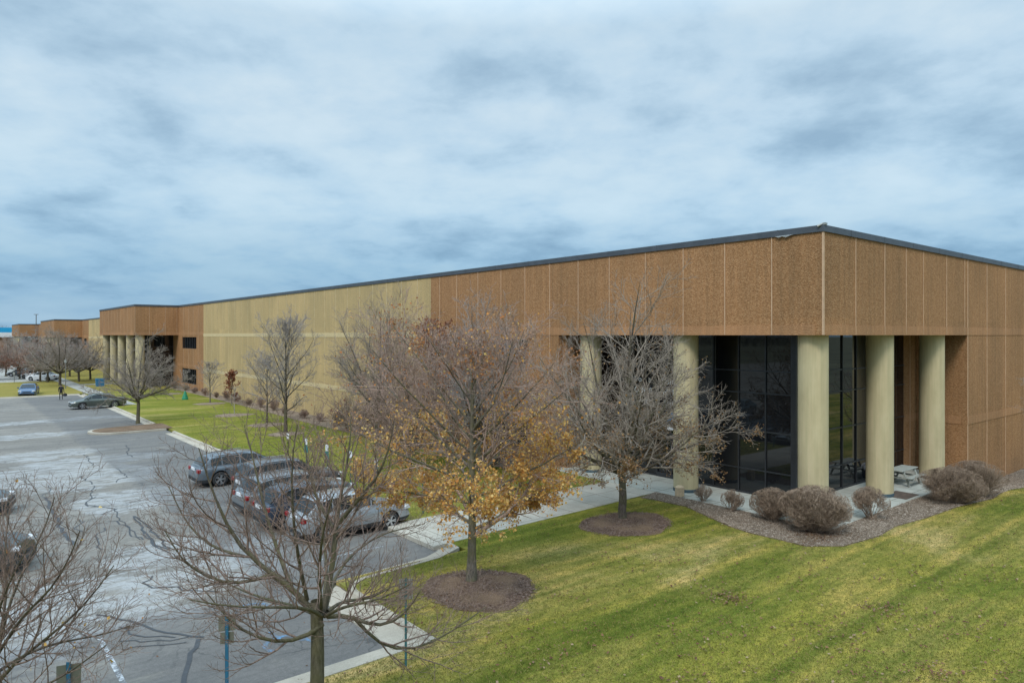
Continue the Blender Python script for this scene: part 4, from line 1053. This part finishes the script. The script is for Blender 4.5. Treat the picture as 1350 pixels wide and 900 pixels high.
def flat_bits(name,label,cat,Q,size,mat,z=.02,tilt=.5,seed=3,asp=.5):
    rng=np.random.default_rng(seed); n=len(Q); c=np.stack([Q[:,0],Q[:,1],zg(Q[:,0])+z],1) if Q.shape[1]==2 else Q
    a=rng.random(n)*6.28; s=size*rng.uniform(.5,1.3,n)
    e1=np.stack([np.cos(a),np.sin(a),rng.normal(0,tilt*.5,n)],1)*s[:,None]; e2=np.stack([-np.sin(a),np.cos(a),rng.normal(0,tilt*.5,n)],1)*(s*asp)[:,None]
    V=np.stack([c-e1,c-e2,c+e1,c+e2],1).reshape(-1,3)
    o=quads_mesh(name,V,np.arange(n*4).reshape(-1,4),mat); o.location=UF; o.rotation_euler=(0,0,THETA)
    return tag(o,label,cat,kind='stuff')
Q,d=world_uv(9000,rng,60); Q=Q[on_lawn(Q)]; Q=np.concatenate([Q,Q+rng.normal(0,.35,Q.shape)]); keep=rng.random(len(Q))<(.25+.75*(np.sin(Q[:,0]*1.1+2)*np.sin(Q[:,1]*1.7)>0)); Q=rng.permutation(Q[keep])[:5200]; Q=Q[on_lawn(Q)]
cl=[]
for (px,py,nn,s) in ((963,790,150,.30),(1163,805,110,.33),(1235,890,70,.35),(1300,760,40,.5),(610,815,40,.5),(845,745,40,.4),(900,735,50,.6),(1090,840,30,.5),(1225,885,30,.4),(1260,770,25,.8),(550,800,20,.5),(1040,740,30,.7),(860,670,30,.6)):
    c=GL(px,py); cl.append(rng.normal(0,s,(nn,2))+np.array(c))
Q=np.concatenate([Q]+cl); flat_bits('fallen_leaves','brown fallen leaves scattered over the lawn','leaves',Q,.040,M['litter'],z=.06,asp=.65)
# leaves on asphalt near the kerb
Q2=np.stack([rng.uniform(-26,-12.6,260),rng.uniform(1.3,30,260)],1); Q2=Q2[(Q2[:,0]<-17.4)|(Q2[:,1]>6.6)]
flat_bits('asphalt_leaves','dry leaves blown across the asphalt near the kerb','leaves',np.concatenate([Q2,np.zeros((len(Q2),1))+AZ+.02],1),.032,M['litter'],seed=8)
# mulch chips
Qc=rng.uniform((-.0,-.0),(1,1),(220000,2)); us_=np.array(bed_all); lo=us_.min(0); hi=us_.max(0); hi[0]=26
Qc=lo+Qc*(hi-lo); Qc=Qc[in_poly(Qc,bed_all)]; Qc=Qc+rng.normal(0,.07,Qc.shape); Qc=Qc[~((Qc[:,0]>-.5)&(Qc[:,1]>-.5)&(Qc[:,0]<14.6))]
flat_bits('bed_chips','weathered grey bark chips covering the curved bed by the patio','mulch',Qc[:60000],.034,M['chips_grey'],z=.045,seed=11,asp=.4)
qq=[]
for c,a,b in RINGS:
    t=rng.random((11000,2)); rad=np.sqrt(t[:,0])*(1+.05*rng.normal(0,1,11000)); qq.append(np.stack([c[0]+a*rad*np.cos(t[:,1]*6.28),c[1]+b*rad*np.sin(t[:,1]*6.28),zg(c[0])+.03+.09*(1-rad)],1))
flat_bits('ring_chips','brown bark chips heaped round the two near tree trunks','mulch',np.concatenate(qq),.034,M['chips'],seed=12,asp=.4)
t=rng.random((2500,2)); flat_bits('shrub_litter','dark red leaf litter under the largest clipped shrub','leaves',np.array(GL(1080,708))+rng.normal(0,.8,(1500,2))*np.array([1.1,.5]),.025,M['litter'],z=.06,seed=13)

# ------------------------------------------------------------------ cars
def smooth_interp(x,pts):
    xs=[p[0] for p in pts]; ys=[p[1] for p in pts]
    return float(np.interp(x,xs,ys))
KINDS={
 # L, W, Hroof, wheelbase, deck line (x from rear 0..L), roof line (base/points), 
 'wagon':dict(L=4.85,Wd=1.86,H=1.53,wb=2.76,ro=1.02,wr=.355,deck=[(0,.60),(.03,.82),(.10,.95),(.6,1.0),(3.3,1.02),(3.55,.99),(4.3,.90),(4.68,.78),(4.85,.58)],
    roof=[(.16,.96),(.60,1.40),(1.1,1.49),(2.2,1.53),(2.75,1.48),(3.62,1.0)],wins=[(.62,1.10),(1.16,1.95),(2.03,2.85)],cut=.0),
 'suv':dict(L=4.65,Wd=1.88,H=1.72,wb=2.68,ro=.98,wr=.36,deck=[(0,.66),(.03,.88),(.08,1.03),(.6,1.08),(3.0,1.10),(3.3,1.06),(4.1,.98),(4.5,.86),(4.65,.6)],
    roof=[(.12,1.02),(.42,1.58),(.95,1.68),(2.0,1.72),(2.55,1.66),(3.38,1.07)],wins=[(.56,1.02),(1.08,1.82),(1.90,2.62)],cut=0),
 'compact':dict(L=4.36,Wd=1.80,H=1.57,wb=2.62,ro=.80,wr=.335,deck=[(0,.62),(.03,.84),(.10,.99),(.6,1.02),(2.7,1.02),(3.0,1.0),(3.8,.90),(4.2,.78),(4.36,.56)],
    roof=[(.14,.97),(.62,1.43),(1.05,1.53),(1.9,1.57),(2.4,1.52),(3.18,1.0)],wins=[(.80,1.12),(1.18,1.88),(1.96,2.62)],cut=0),
 'sedan':dict(L=4.88,Wd=1.84,H=1.46,wb=2.82,ro=1.05,wr=.335,deck=[(0,.60),(.04,.88),(.12,.98),(.75,1.0),(1.3,.97),(3.4,.96),(3.7,.93),(4.4,.82),(4.72,.70),(4.88,.5)],
    roof=[(.72,.99),(1.45,1.40),(2.0,1.455),(2.5,1.46),(2.95,1.41),(3.78,.93)],wins=[(1.45,2.10),(2.17,3.05)],cut=0)}
def make_car(kind,paint,label,loc,heading,group=None,amber=False,clad=False,name='parked_car'):
    K=KINDS[kind]; Lc,Wd,Hh=K['L'],K['Wd'],K['H']; hw=Wd/2; wr=K['wr']; xr=K['ro']; xf=xr+K['wb']; sill=.24
    root=empty(name,loc,heading); tag(root,label,'car',group)
    def wid(x):
        f=1-max(0,(.55-x)/.55)**2.2*.16-max(0,(x-(Lc-.75))/.75)**2.2*.24
        return hw*f
    def arch(x):
        z=sill
        for c in (xr,xf):
            R0=wr+.055; dx=abs(x-c)
            if dx<R0: z=max(z,wr+math.sqrt(R0*R0-dx*dx))
        ends=max(0,.25-x)*.5+max(0,x-(Lc-.3))*.35
        return z+ (ends if z==sill else 0)
    xs=sorted(set([0,.03,.08,.16,.28]+[round(x,3) for x in np.arange(.36,Lc-.3,.065)]+[Lc-.28,Lc-.16,Lc-.08,Lc-.03,Lc]))
    body=MB(); rings=[]
    for x in xs:
        w=wid(x); zl=arch(x); zt=smooth_interp(x,K['deck']); belt=zt-.05
        zm=max(min(.62,zt-.12),zl+.03); zs=max(zt-.10,zm+.02)
        zlo=max(.40,zl+.015); zlo=min(zlo,zm-.01)
        crown=.035*math.sin(math.pi*min(1,max(0,(x-3.2)/(Lc-3.2)))) if x>3.2 else 0
        half=[(0,zt+crown),(w*.5,zt+crown*.8),(w*.80,zt),(w*.93,zt-.035),(w*.985,zs-.02),(w,zm),(w*.985,zlo),(w*.955,zl),(w*.60,zl)]
        ring_=[(x-Lc/2,y,z) for y,z in half]+[(x-Lc/2,-y,z) for y,z in half[::-1][:-1]]
        rings.append(ring_)
    n=len(rings[0]); v=[p for r in rings for p in r]; f=[]
    mi=[]
    for i in range(len(rings)-1):
        for j in range(n):
            a=i*n+j; b_=i*n+(j+1)%n; f.append((a,a+n,b_+n,b_))
            mi.append(1 if (clad and j in (6,7,8,9,10,5) and j!=5) or j==8 else 0)
    f.append(tuple(range(n))[::-1] and tuple(range(n))); mi.append(0); f.append(tuple(range((len(rings)-1)*n,len(rings)*n))[::-1]); mi.append(0)
    body.v=v; body.f=f; body.m=mi
    # cabin shell
    rf=K['roof']; cxs=sorted(set([rf[0][0]]+[round(x,3) for x in np.arange(rf[0][0]+.06,rf[-1][0],.08)]+[rf[-1][0]]+[p[0] for p in rf]))
    rx0=[p[0] for p in rf]; rz0=[p[1] for p in rf]
    def roofz(x): return float(np.interp(x,rx0,rz0))
    def beltz(x): return smooth_interp(x,K['deck'])-.03
    def cw(x,z): # half width of cabin at height
        t=max(0,min(1,(z-beltz(x))/(Hh-1.0))); return wid(x)*(.925-.20*t**1.1)
    rings=[]
    for x in cxs:
        zr=roofz(x); zb=min(beltz(x),zr-.005); 
        zs_=[zb,zb+(zr-zb)*.5,zr-.06*min(1,(zr-zb)/.3),zr-.015,zr+.012]
        ys=[cw(x,zs_[0]),cw(x,zs_[1]),cw(x,zs_[2]),cw(x,zr)-.06,cw(x,zr)*.45]
        half=list(zip(ys,zs_))+[(0,zr+.02)]
        rings.append([(x-Lc/2,y,z) for y,z in half]+[(x-Lc/2,-y,z) for y,z in half[::-1][1:]])
    n=len(rings[0]); o=len(body.v); body.v+= [p for r in rings for p in r]
    for i in range(len(rings)-1):
        for j in range(n-1): body.f.append((o+i*n+j,o+(i+1)*n+j,o+(i+1)*n+j+1,o+i*n+j+1)); body.m.append(0)
    bo=body.build('body',[paint,M['trim']],root,smooth=38)
    me=bo.data; bm=bmesh.new(); bm.from_mesh(me); bmesh.ops.recalc_face_normals(bm,faces=bm.faces); bm.to_mesh(me); bm.free()
    ub=MB(); ub.box((-Lc/2+.25,-hw*.58,.22),(Lc/2-.3,hw*.58,.70)); ub.build('underbody',M['trim'],root)
    # glass: follows the cabin, 6 mm proud
    def pane(nm,pts,mat=M['car_glass']):
        m=MB(); m.add(pts,[tuple(range(len(pts)))]); return m.build(nm,mat,root)
    def slope(nm,xa,xb,ta,tb,off,seg=5):
        m=MB(); X=[xa+(xb-xa)*i/seg for i in range(seg+1)]; vv=[]
        for x in X:
            z=roofz(x); w=max(.1,cw(x,z)-.075)
            for q in (-1,-.5,0,.5,1): vv.append((x-Lc/2+off[0],w*q,z+off[1]+.020*(1-q*q)+.002))
        m.add(vv,[(i*5+j,i*5+j+1,(i+1)*5+j+1,(i+1)*5+j) for i in range(seg) for j in range(4)]); return m.build(nm,M['car_glass'],root,smooth=60)
    slope('windshield',rf[-2][0]+.08,rf[-1][0]-.10,0,0,(.012,.014))
    slope('rear_window',rf[0][0]+.07,rf[1][0]-.04,0,0,(-.014,.014))
    for sgn in (1,-1):
        for q,(a,b_) in enumerate(K['wins']):
            m=MB(); vv=[]; X=[a+(b_-a)*i/6 for i in range(7)]
            for x in X:
                zb=beltz(x)+.055; zt=roofz(x)-.075
                lowx=rf[0][0]+.12
                zt=max(zt,zb+.01)
                for t in (0,.5,1):
                    z=zb+(zt-zb)*t; zr=roofz(x); zbb=min(beltz(x),zr-.005)
                    y=np.interp(z,[zbb,zbb+(zr-zbb)*.5,zr-.06],[cw(x,zbb),cw(x,zbb+(zr-zbb)*.5),cw(x,zr-.06)])+.007
                    vv.append((x-Lc/2,sgn*y,z))
            m.add(vv,[(i*3+j,i*3+j+1,(i+1)*3+j+1,(i+1)*3+j) for i in range(6) for j in range(2)])
            m.build('side_window',M['car_glass'],root,smooth=60)
        # front quarter glass
        x0=K['wins'][-1][1]+.05; x1=rf[-1][0]-.18
        vv=[]
        for x,z in ((x0,beltz(x0)+.055),(x1,beltz(x1)+.05),(x0,roofz(x0)-.075)):
            zr=roofz(x); zbb=min(beltz(x),zr-.005)
            vv.append((x-Lc/2,sgn*(np.interp(z,[zbb,zbb+(zr-zbb)*.5,zr-.06],[cw(x,zbb),cw(x,zbb+(zr-zbb)*.5),cw(x,zr-.06)])+.007),z))
        pane('side_window',vv)
        # lamps, mirrors, handles
        m=MB(); x=.10; w=wid(.08); zt=smooth_interp(.3,K['deck'])
        m.obox((-Lc/2+.085,sgn*(w*.86),zt-.16),(.085,-sgn*.0,0),(.0,.13,0),(0,0,.085)); m.build('taillight',M['lamp_red'],root,bevel=.02)
        m=MB(); w=wid(Lc-.2); zt=smooth_interp(Lc-.3,K['deck'])
        m.obox((Lc/2-.17,sgn*(w*.86),zt-.09),(.13,-sgn*.05,0),(.02,sgn*.14,0),(0,0,.06)); h=m.build('headlight',M['lamp_clear'],root,bevel=.02)
        if amber:
            m=MB(); m.obox((Lc/2-.30,sgn*(wid(Lc-.3)*.985),zt-.10),(.05,0,0),(0,.02,0),(0,0,.04)); m.build('turn_signal',M['lamp_amber'],root)
        m=MB(); mx=rf[-1][0]-.40; m.obox((mx-Lc/2,sgn*(hw+.06),beltz(mx)+.10),(.05,0,0),(0,.10,0),(0,0,.065)); m.build('side_mirror',paint,root,bevel=.02)
        m=MB()
        for (a,b_) in K['wins'][-2:]:
            m.box((a+.08-Lc/2,sgn*(wid(a)*.985),beltz(a)-.14),(a+.26-Lc/2,sgn*(wid(a)*.985+.03),beltz(a)-.115))
        m.build('door_handle',M['chrome'],root)
        # door seams
        m=MB()
        for x in [K['wins'][-1][1]+.28]+[(K['wins'][-1][0]-.04)]+([K['wins'][-2][0]+.1]):
            w=wid(x); m.box((x-Lc/2-.005,sgn*(w*1.0),.34),(x-Lc/2+.005,sgn*(w*1.0+.003),beltz(x)-.10))
        m.build('door_seam',M['trim'],root)
        if kind!='sedan':
            m=MB(); m.cyl((.75-Lc/2,sgn*(cw(1,Hh)-.03),roofz(.75)+.035),(2.5-Lc/2,sgn*(cw(2.4,Hh)-.03),roofz(2.5)+.04),.016,n=6); m.build('roof_rail',M['steel'],root)
        for x in (xr,xf):
            we=empty('wheel',(x-Lc/2,sgn*(hw-.11),wr)); we.parent=root
            m=MB(); R0=wr; N_=28; prof=[(R0*.66,.105),(R0*.90,.112),(R0,.085),(R0,-.085),(R0*.90,-.10),(R0*.66,-.10)]
            vv=[(r*math.cos(2*math.pi*i/N_),sgn*y,r*math.sin(2*math.pi*i/N_)) for r,y in prof for i in range(N_)]
            ff=[(k*N_+i,k*N_+(i+1)%N_,(k+1)*N_+(i+1)%N_,(k+1)*N_+i) for k in range(5) for i in range(N_)]
            m.add(vv,ff); m.build('tyre',M['tyre'],we,smooth=50)
            m=MB(); r1=R0*.68
            ring2=[(r1,.10),(r1*.93,.103),(r1*.90,.06)]
            vv=[(r*math.cos(2*math.pi*i/N_),sgn*y,r*math.sin(2*math.pi*i/N_)) for r,y in ring2 for i in range(N_)]
            m.add(vv,[(k*N_+i,k*N_+(i+1)%N_,(k+1)*N_+(i+1)%N_,(k+1)*N_+i) for k in range(2) for i in range(N_)])
            for i in range(5):
                for dd in (-.16,.16):
                    a=2*math.pi*i/5+dd; m.obox((r1*.5*math.cos(a),sgn*.085,r1*.5*math.sin(a)),(r1*.46*math.cos(a),0,r1*.46*math.sin(a)),(-.018*math.sin(a),0,.018*math.cos(a)),(0,.012,0))
            m.cyl((0,sgn*.07,0),(0,sgn*.10,0),.05,n=12); m.build('rim',M['rim'],we)
            m=MB(); m.cyl((0,sgn*.02,0),(0,sgn*.03,0),r1*.97,n=20); m.build('brake_disc',M['trim'],we)
    m=MB(); m.box((-Lc/2-.012,-.26,.80),(-Lc/2+.03,.26,.93)) if kind!='sedan' else m.box((-Lc/2-.012,-.26,.62),(-Lc/2+.03,.26,.75)); m.build('licence_plate',M['plate'],root)
    m=MB(); m.box((-Lc/2-.02,-hw*.75,.30),(-Lc/2+.1,hw*.75,.46)); m.box((Lc/2-.12,-hw*.62,.26),(Lc/2+.012,hw*.62,.42)); m.build('bumper_trim',M['trim'],root,bevel=.01)
    m=MB(); m.box((Lc/2-.14,-hw*.45,.50),(Lc/2+.008,hw*.45,.62)); m.build('grille',M['trim'],root,bevel=.01)
    return root
def place(px,py,kind,axle,side,hd):
    """location of a car whose wheel (axle front/rear, side +1 left/-1 right) touches the ground at the given spot"""
    K=KINDS[kind]; p=G(px,py,AZ); x=(K['ro'] if axle=='rear' else K['ro']+K['wb'])-K['L']/2; y=side*(K['Wd']/2-.06)
    c,s=math.cos(hd),math.sin(hd)
    return (p.x-(c*x-s*y),p.y-(s*x+c*y),AZ)
silver=car_paint('silver_paint',(.17,.185,.20),.4); silver2=car_paint('pale_silver_paint',(.34,.36,.38),.4); grey=car_paint('grey_paint',(.07,.075,.085),.3); navy=car_paint('navy_paint',(.02,.032,.055),.3)
green=car_paint('grey_green_paint',(.10,.115,.10)); bluep=car_paint('blue_paint',(.04,.10,.20),.3); whitep=car_paint('white_paint',(.72,.73,.74),.0); blackp=car_paint('black_paint',(.018,.02,.022),.2); teal=car_paint('dark_teal_paint',(.015,.035,.04),.3)
blgrey=car_paint('blue_grey_paint',(.12,.145,.17),.4)
GR='cars parked nose in along the lawn kerb'
pA=place(290.3,641,'wagon','rear',-1,THETA); pD=place(428,715,'compact','rear',-1,THETA)
make_car('wagon',blgrey,'silver-blue station wagon, farthest of the row parked at the lawn kerb',pA,THETA,GR,clad=True)
make_car('compact',silver2,'pale silver crossover, nearest of the row parked at the lawn kerb',pD,THETA,GR,clad=True)
for (u,vr,k,pt,lb) in ((-15.75,17.5,'suv',grey,'dark grey crossover between the farthest wagon and the silver one'),(-16.5,15.1,'wagon',silver,'silver estate with bright red tail lamp, middle of the kerb row'),(-16.6,12.55,'compact',navy,'dark navy crossover beside the nearest pale silver one')):
    make_car(k,pt,lb,W(u+KINDS[k]['L']/2,vr+.94,AZ),THETA+R_(random.uniform(-1.2,1.2)),GR)
make_car('sedan',green,'grey-green saloon alone near the kerb by the far island',place(151.6,537,'sedan','rear',1,THETA+math.pi),THETA+math.pi)
make_car('sedan',bluep,'blue car facing the camera at the far end of the lot',(G(38,521,AZ).x,G(38,521,AZ).y,AZ),THETA-R_(100)+R_(0))
make_car('sedan',whitep,'white saloon in the far lot, in front of the other white car',(G(57,501.5,AZ).x,G(57,501.5,AZ).y,AZ),R_(178))
make_car('sedan',whitep,'white saloon in the far lot, partly behind the other white car',(G(47,499,AZ).x,G(47,499,AZ).y,AZ),R_(170))
make_car('sedan',blackp,'black car in the far lot left of the white cars',(G(30,496.5,AZ).x,G(30,496.5,AZ).y,AZ),R_(175))
make_car('sedan',whitep,'white car at the far left edge of the far lot',(G(-3,482,AZ).x,G(-3,482,AZ).y,AZ),R_(150))
make_car('sedan',teal,'dark teal saloon nose, upper of two cars cut by the left edge',place(-30,684,'sedan','front',-1,THETA-R_(14)),THETA-R_(14),amber=True)
make_car('suv',teal,'dark green crossover, lower of two cars cut by the left edge',place(-26,765,'suv','front',-1,THETA-R_(22)),THETA-R_(22),amber=True)

# ------------------------------------------------------------------ signs, furniture
def sign_post(label,base,h,post_mat,panels,facing=0,pw=.04,name='parking_sign',group=None):
    root=empty(name,base,facing); tag(root,label,'sign',group)
    m=MB(); m.box((-pw/2,-.012,-.1),(pw/2,-.008,h)); m.box((-pw/2,-.012,-.1),(-pw/2+.006,.02,h)); m.box((pw/2-.006,-.012,-.1),(pw/2,.02,h)); m.build('post',post_mat,root)
    for (w,z0,z1,mat) in panels:
        m=MB(); m.box((-w/2,.022,z0),(w/2,.028,z1)); m.build('sign_panel',mat,root,bevel=.002)
        m=MB()
        for z in (z0+.06,z1-.06): m.cyl((0,-.02,z),(0,.032,z),.01,n=8)
        m.build('bolt',M['steel'],root)
    return root
F0=THETA
sign_post('grey-backed sign on a teal post on the lawn, right of the mossy bare tree',G(535,878),1.93,M['postteal'],[(.30,1.45,1.9,M['signgrey'])],F0-.55,.05)
sign_post('tall blue sign post with two grey-brown panel backs in the lower picture',W(-21.75,.5),2.02,M['postblue'],[(.30,1.68,1.98,M['signback']),(.24,1.44,1.66,M['signback'])],F0-.45,.06)
q=G(90,900,0); sign_post('blue sign post with grey-brown panel in the bottom left corner',(-7.07,11.1,0),2.0,M['postblue'],[(.34,1.55,1.95,M['signback'])],F0-.3,.06)
for i,(v,lb) in enumerate(((25.2,'white reserved sign on a thin dark post, farthest of the row behind the cars'),(22.7,'white sign with teal plate, second from the far end behind the cars'),(20.1,'white sign with long teal plate, third from the far end behind the cars'),(17.5,'narrow white sign, fourth from the far end behind the cars'),(15.0,'white sign with short teal plate, second nearest of the row'),(11.1,'white sign on post nearest the entrance walk'))):
    sign_post(lb,W(-10.8,v),1.72,M['postdark'] if i==0 else M['postteal'],[(.20,1.38,1.70,M['white'])]+([(.26,.95,1.35,M['signteal'])] if i in (1,2,4) else []),THETA-R_(90)+R_(180)+.35,.045,group='reserved parking signs behind the kerb row')

def picnic():
    p=W(10.15,1.15,.028); root=empty('picnic_table',p,THETA); tag(root,'pale concrete picnic table with attached benches on the patio by the third column','table')
    m=MB(); m.box((-.92,-.37,.70),(.92,.37,.75)); m.build('tabletop',M['tableconc'],root,bevel=.012)
    for s in (-1,1):
        m=MB(); m.box((-.92,s*.62-.14,.41),(.92,s*.62+.14,.46)); m.build('bench',M['tableconc'],root,bevel=.012)
    for x in (-.62,.62):
        m=MB()
        for s in (-1,1):
            m.obox((x,s*.43,.35),(.045,0,0),(0,.04,0),(0,-s*.155,.35))
        m.box((x-.04,-.74,.33),(x+.04,.74,.405)); m.build('leg',M['tableconc'],root,bevel=.006)
picnic()
rc=GL(1202,655.5); m=MB(); m.box((-.72,-.5,0),(.72,.5,.015)); tag(m.build('doormat',M['rust'],loc=W(rc[0],max(rc[1],.15),.028),rz=THETA,bevel=.004),'rusty brown rectangular mat on the patio before the picnic table','mat')
p=W(11.6,2.15,.03); m=MB(); m.lathe([(.13,0),(.14,.05),(.05,.12),(.035,.75),(.05,.8),(.05,.95),(.02,.98)],14); tag(m.build('ashtray_stand',M['trim'],loc=p,smooth=40),'slim black ashtray stand by the recessed wall behind the picnic table','ashtray')
# crumpled bag
bm=bmesh.new(); bmesh.ops.create_icosphere(bm,subdivisions=3,radius=.26); r2=random.Random(2)
for v in bm.verts:
    v.co.z*=.9; v.co*=1+.18*math.sin(v.co.x*17+v.co.z*11)+r2.uniform(-.05,.05); v.co.z=max(v.co.z,-.2)
me=bpy.data.meshes.new('bag'); bm.to_mesh(me); bm.free(); me.materials.append(M['plate'])
tag(link('rubbish_bag',me,None,W(10.3,2.1,.55+.0),0),'pale crumpled bag lying on the dark bin behind the picnic table','bag')
m=MB(); m.lathe([(.24,0),(.27,.02),(.27,.36),(.25,.38)],16); tag(m.build('low_bin',M['trim'],loc=W(10.3,2.1,.03),smooth=40),'low black bin under the pale bag behind the picnic table','bin')
# tan litter bin by column
pb_=G(896,654.5); root=empty('litter_bin',(pb_.x,pb_.y,.028),0); tag(root,'tan octagonal concrete litter bin at the foot of the second column','bin')
m=MB(); m.lathe([(.19,0),(.21,.03),(.21,.34),(.19,.36)],8); m.build('body',M['bincol'],root); m=MB(); m.lathe([(.215,.362),(.215,.40),(.12,.47),(.05,.48)],8); m.build('lid',M['bincol'],root)
# blue bins far
for i,(px,lb) in enumerate(((129.5,'blue recycling bin by the far portico, left one of the pair'),(134,'blue recycling bin by the far portico, right one of the pair'))):
    root=empty('recycling_bin',G(px,509),THETA); tag(root,lb,'bin','blue bins by the far portico')
    m=MB(); m.add([(-.26,-.3,0),(.26,-.3,0),(.26,.3,0),(-.26,.3,0),(-.33,-.38,1.0),(.33,-.38,1.0),(.33,.38,1.0),(-.33,.38,1.0)],[(3,2,1,0),(4,5,6,7),(0,1,5,4),(1,2,6,5),(2,3,7,6),(3,0,4,7)]); m.build('body',M['blue'],root)
    m=MB(); m.box((-.36,-.41,1.005),(.36,.41,1.09)); m.build('lid',M['blue'],root,bevel=.03)
def pole(label,base,h,r=.05,arm=False,cat='pole'):
    root=empty('lamp_pole' if arm else 'sign_pole',base); tag(root,label,cat)
    m=MB(); m.cyl((0,0,-.1),(0,0,h),r,r*.7,n=10); m.build('pole',M['steel'],root,smooth=50)
    if arm:
        m=MB(); m.box((-.9,-.2,h),(.9,.2,h+.25)); m.build('lamp_head',M['steel'],root,bevel=.03)
    else:
        m=MB(); m.box((-.15,-.07,h-.42),(.15,-.055,h-.02)); m.build('sign_panel',M['signgrey'],root)
pole('thin grey pole right of the walking person at the end of the lot',G(86.5,512),3.9,.06)
pole('thin sign pole on the grass strip left of the white cars',G(18.7,504),1.6,.05)
pole('tall lamp pole rising above the farthest brown building roof',(-205,300,0),16.0,.25,True,'lamp pole')
# person walking
def person():
    base=G(80.5,527,AZ); root=empty('person',base,0); tag(root,'person in black coat and trousers walking across the far end of the lot','person')
    J={'pel':(0,0,.95),'spi':(0,.01,1.2),'che':(0,.02,1.38),'nec':(0,.02,1.52),'hea':(0,-.01,1.62),'top':(0,-.01,1.72),
       'lh':(-.09,0,.92),'lk':(-.10,-.16,.52),'la':(-.10,-.18,.09),'lt':(-.10,-.32,.05),'rh':(.09,0,.92),'rk':(.10,.02,.50),'ra':(.10,.20,.12),'rt':(.10,.09,.04),
       'ls':(-.19,.02,1.43),'le':(-.26,.08,1.15),'lw':(-.24,-.02,.90),'rs':(.19,.02,1.43),'re':(.27,.0,1.15),'rw':(.26,-.08,.90)}
    Rd={'pel':.15,'spi':.15,'che':.16,'nec':.06,'hea':.095,'top':.07,'lh':.10,'lk':.065,'la':.045,'lt':.04,'rh':.10,'rk':.065,'ra':.045,'rt':.04,'ls':.075,'le':.052,'lw':.036,'rs':.075,'re':.052,'rw':.036}
    E=[('pel','spi'),('spi','che'),('che','nec'),('nec','hea'),('hea','top'),('pel','lh'),('lh','lk'),('lk','la'),('la','lt'),('pel','rh'),('rh','rk'),('rk','ra'),('ra','rt'),('che','ls'),('ls','le'),('le','lw'),('che','rs'),('rs','re'),('re','rw')]
    ks=list(J)
    # hands: palm and five fingers
    for s,w,sg in (('l','lw',-1),('r','rw',1)):
        x,y,z=J[w]; J[s+'p']=(x,y-.01,z-.07); Rd[s+'p']=.03; E.append((w,s+'p'))
        for i,(dx,dy,l) in enumerate(((0,-.035,.06),(0,-.015,.085),(0,.005,.09),(0,.025,.08),(-sg*.03,-.03,.05))):
            J[s+'f%d'%i]=(x+dx,y+dy-.01,z-.08-l); Rd[s+'f%d'%i]=.009; E.append((s+'p',s+'f%d'%i))
    ks=list(J); me=bpy.data.meshes.new('body'); me.from_pydata([J[k] for k in ks],[(ks.index(a),ks.index(b)) for a,b in E],[])
    o=bpy.data.objects.new('tmp',me); COL.objects.link(o); md=o.modifiers.new('s','SKIN'); sub=o.modifiers.new('u','SUBSURF'); sub.levels=1
    for i,k in enumerate(ks): me.skin_vertices[0].data[i].radius=(Rd[k],Rd[k]*.85); me.skin_vertices[0].data[i].use_root=(k=='pel')
    dg=bpy.context.evaluated_depsgraph_get(); m2=bpy.data.meshes.new_from_object(o.evaluated_get(dg)); bpy.data.objects.remove(o)
    m2.materials.clear(); m2.materials.append(M['cloth']); m2.materials.append(M['skin'])
    for p in m2.polygons:
        p.use_smooth=True
        c=p.center
        if c.z>1.52 or (c.z<.90 and abs(c.x)>.2): p.material_index=1
    link('body',m2,root)
    h=MB(); h.lathe([(.06,1.62),(.108,1.65),(.105,1.72),(.06,1.76),(.01,1.77)],14,c=(0,.015,0)); h.build('hair',M['hair'],root,smooth=60)
    fz=MB()
    for s in (-1,1): fz.box((s*.035-.012,-.108,1.625),(s*.035+.012,-.098,1.637))
    fz.box((-.01,-.115,1.585),(.01,-.095,1.612)); fz.build('face',M['hair'],root)
    root.rotation_euler[2]=R_(25)
    b=empty('handbag',base+Vector((.46,-.02,.42)),0); tag(b,'dark round bag carried beside the walking person','bag')
    m=MB(); m.lathe([(.05,0),(.20,.04),(.22,.16),(.16,.30),(.04,.34)],14); m.build('pouch',M['cloth'],b,smooth=50)
    m=MB(); m.cyl((0,0,.33),(-.12,0,.50),.012,n=6); m.cyl((.04,0,.33),(-.10,0,.50),.012,n=6); m.build('strap',M['cloth'],b)
person()
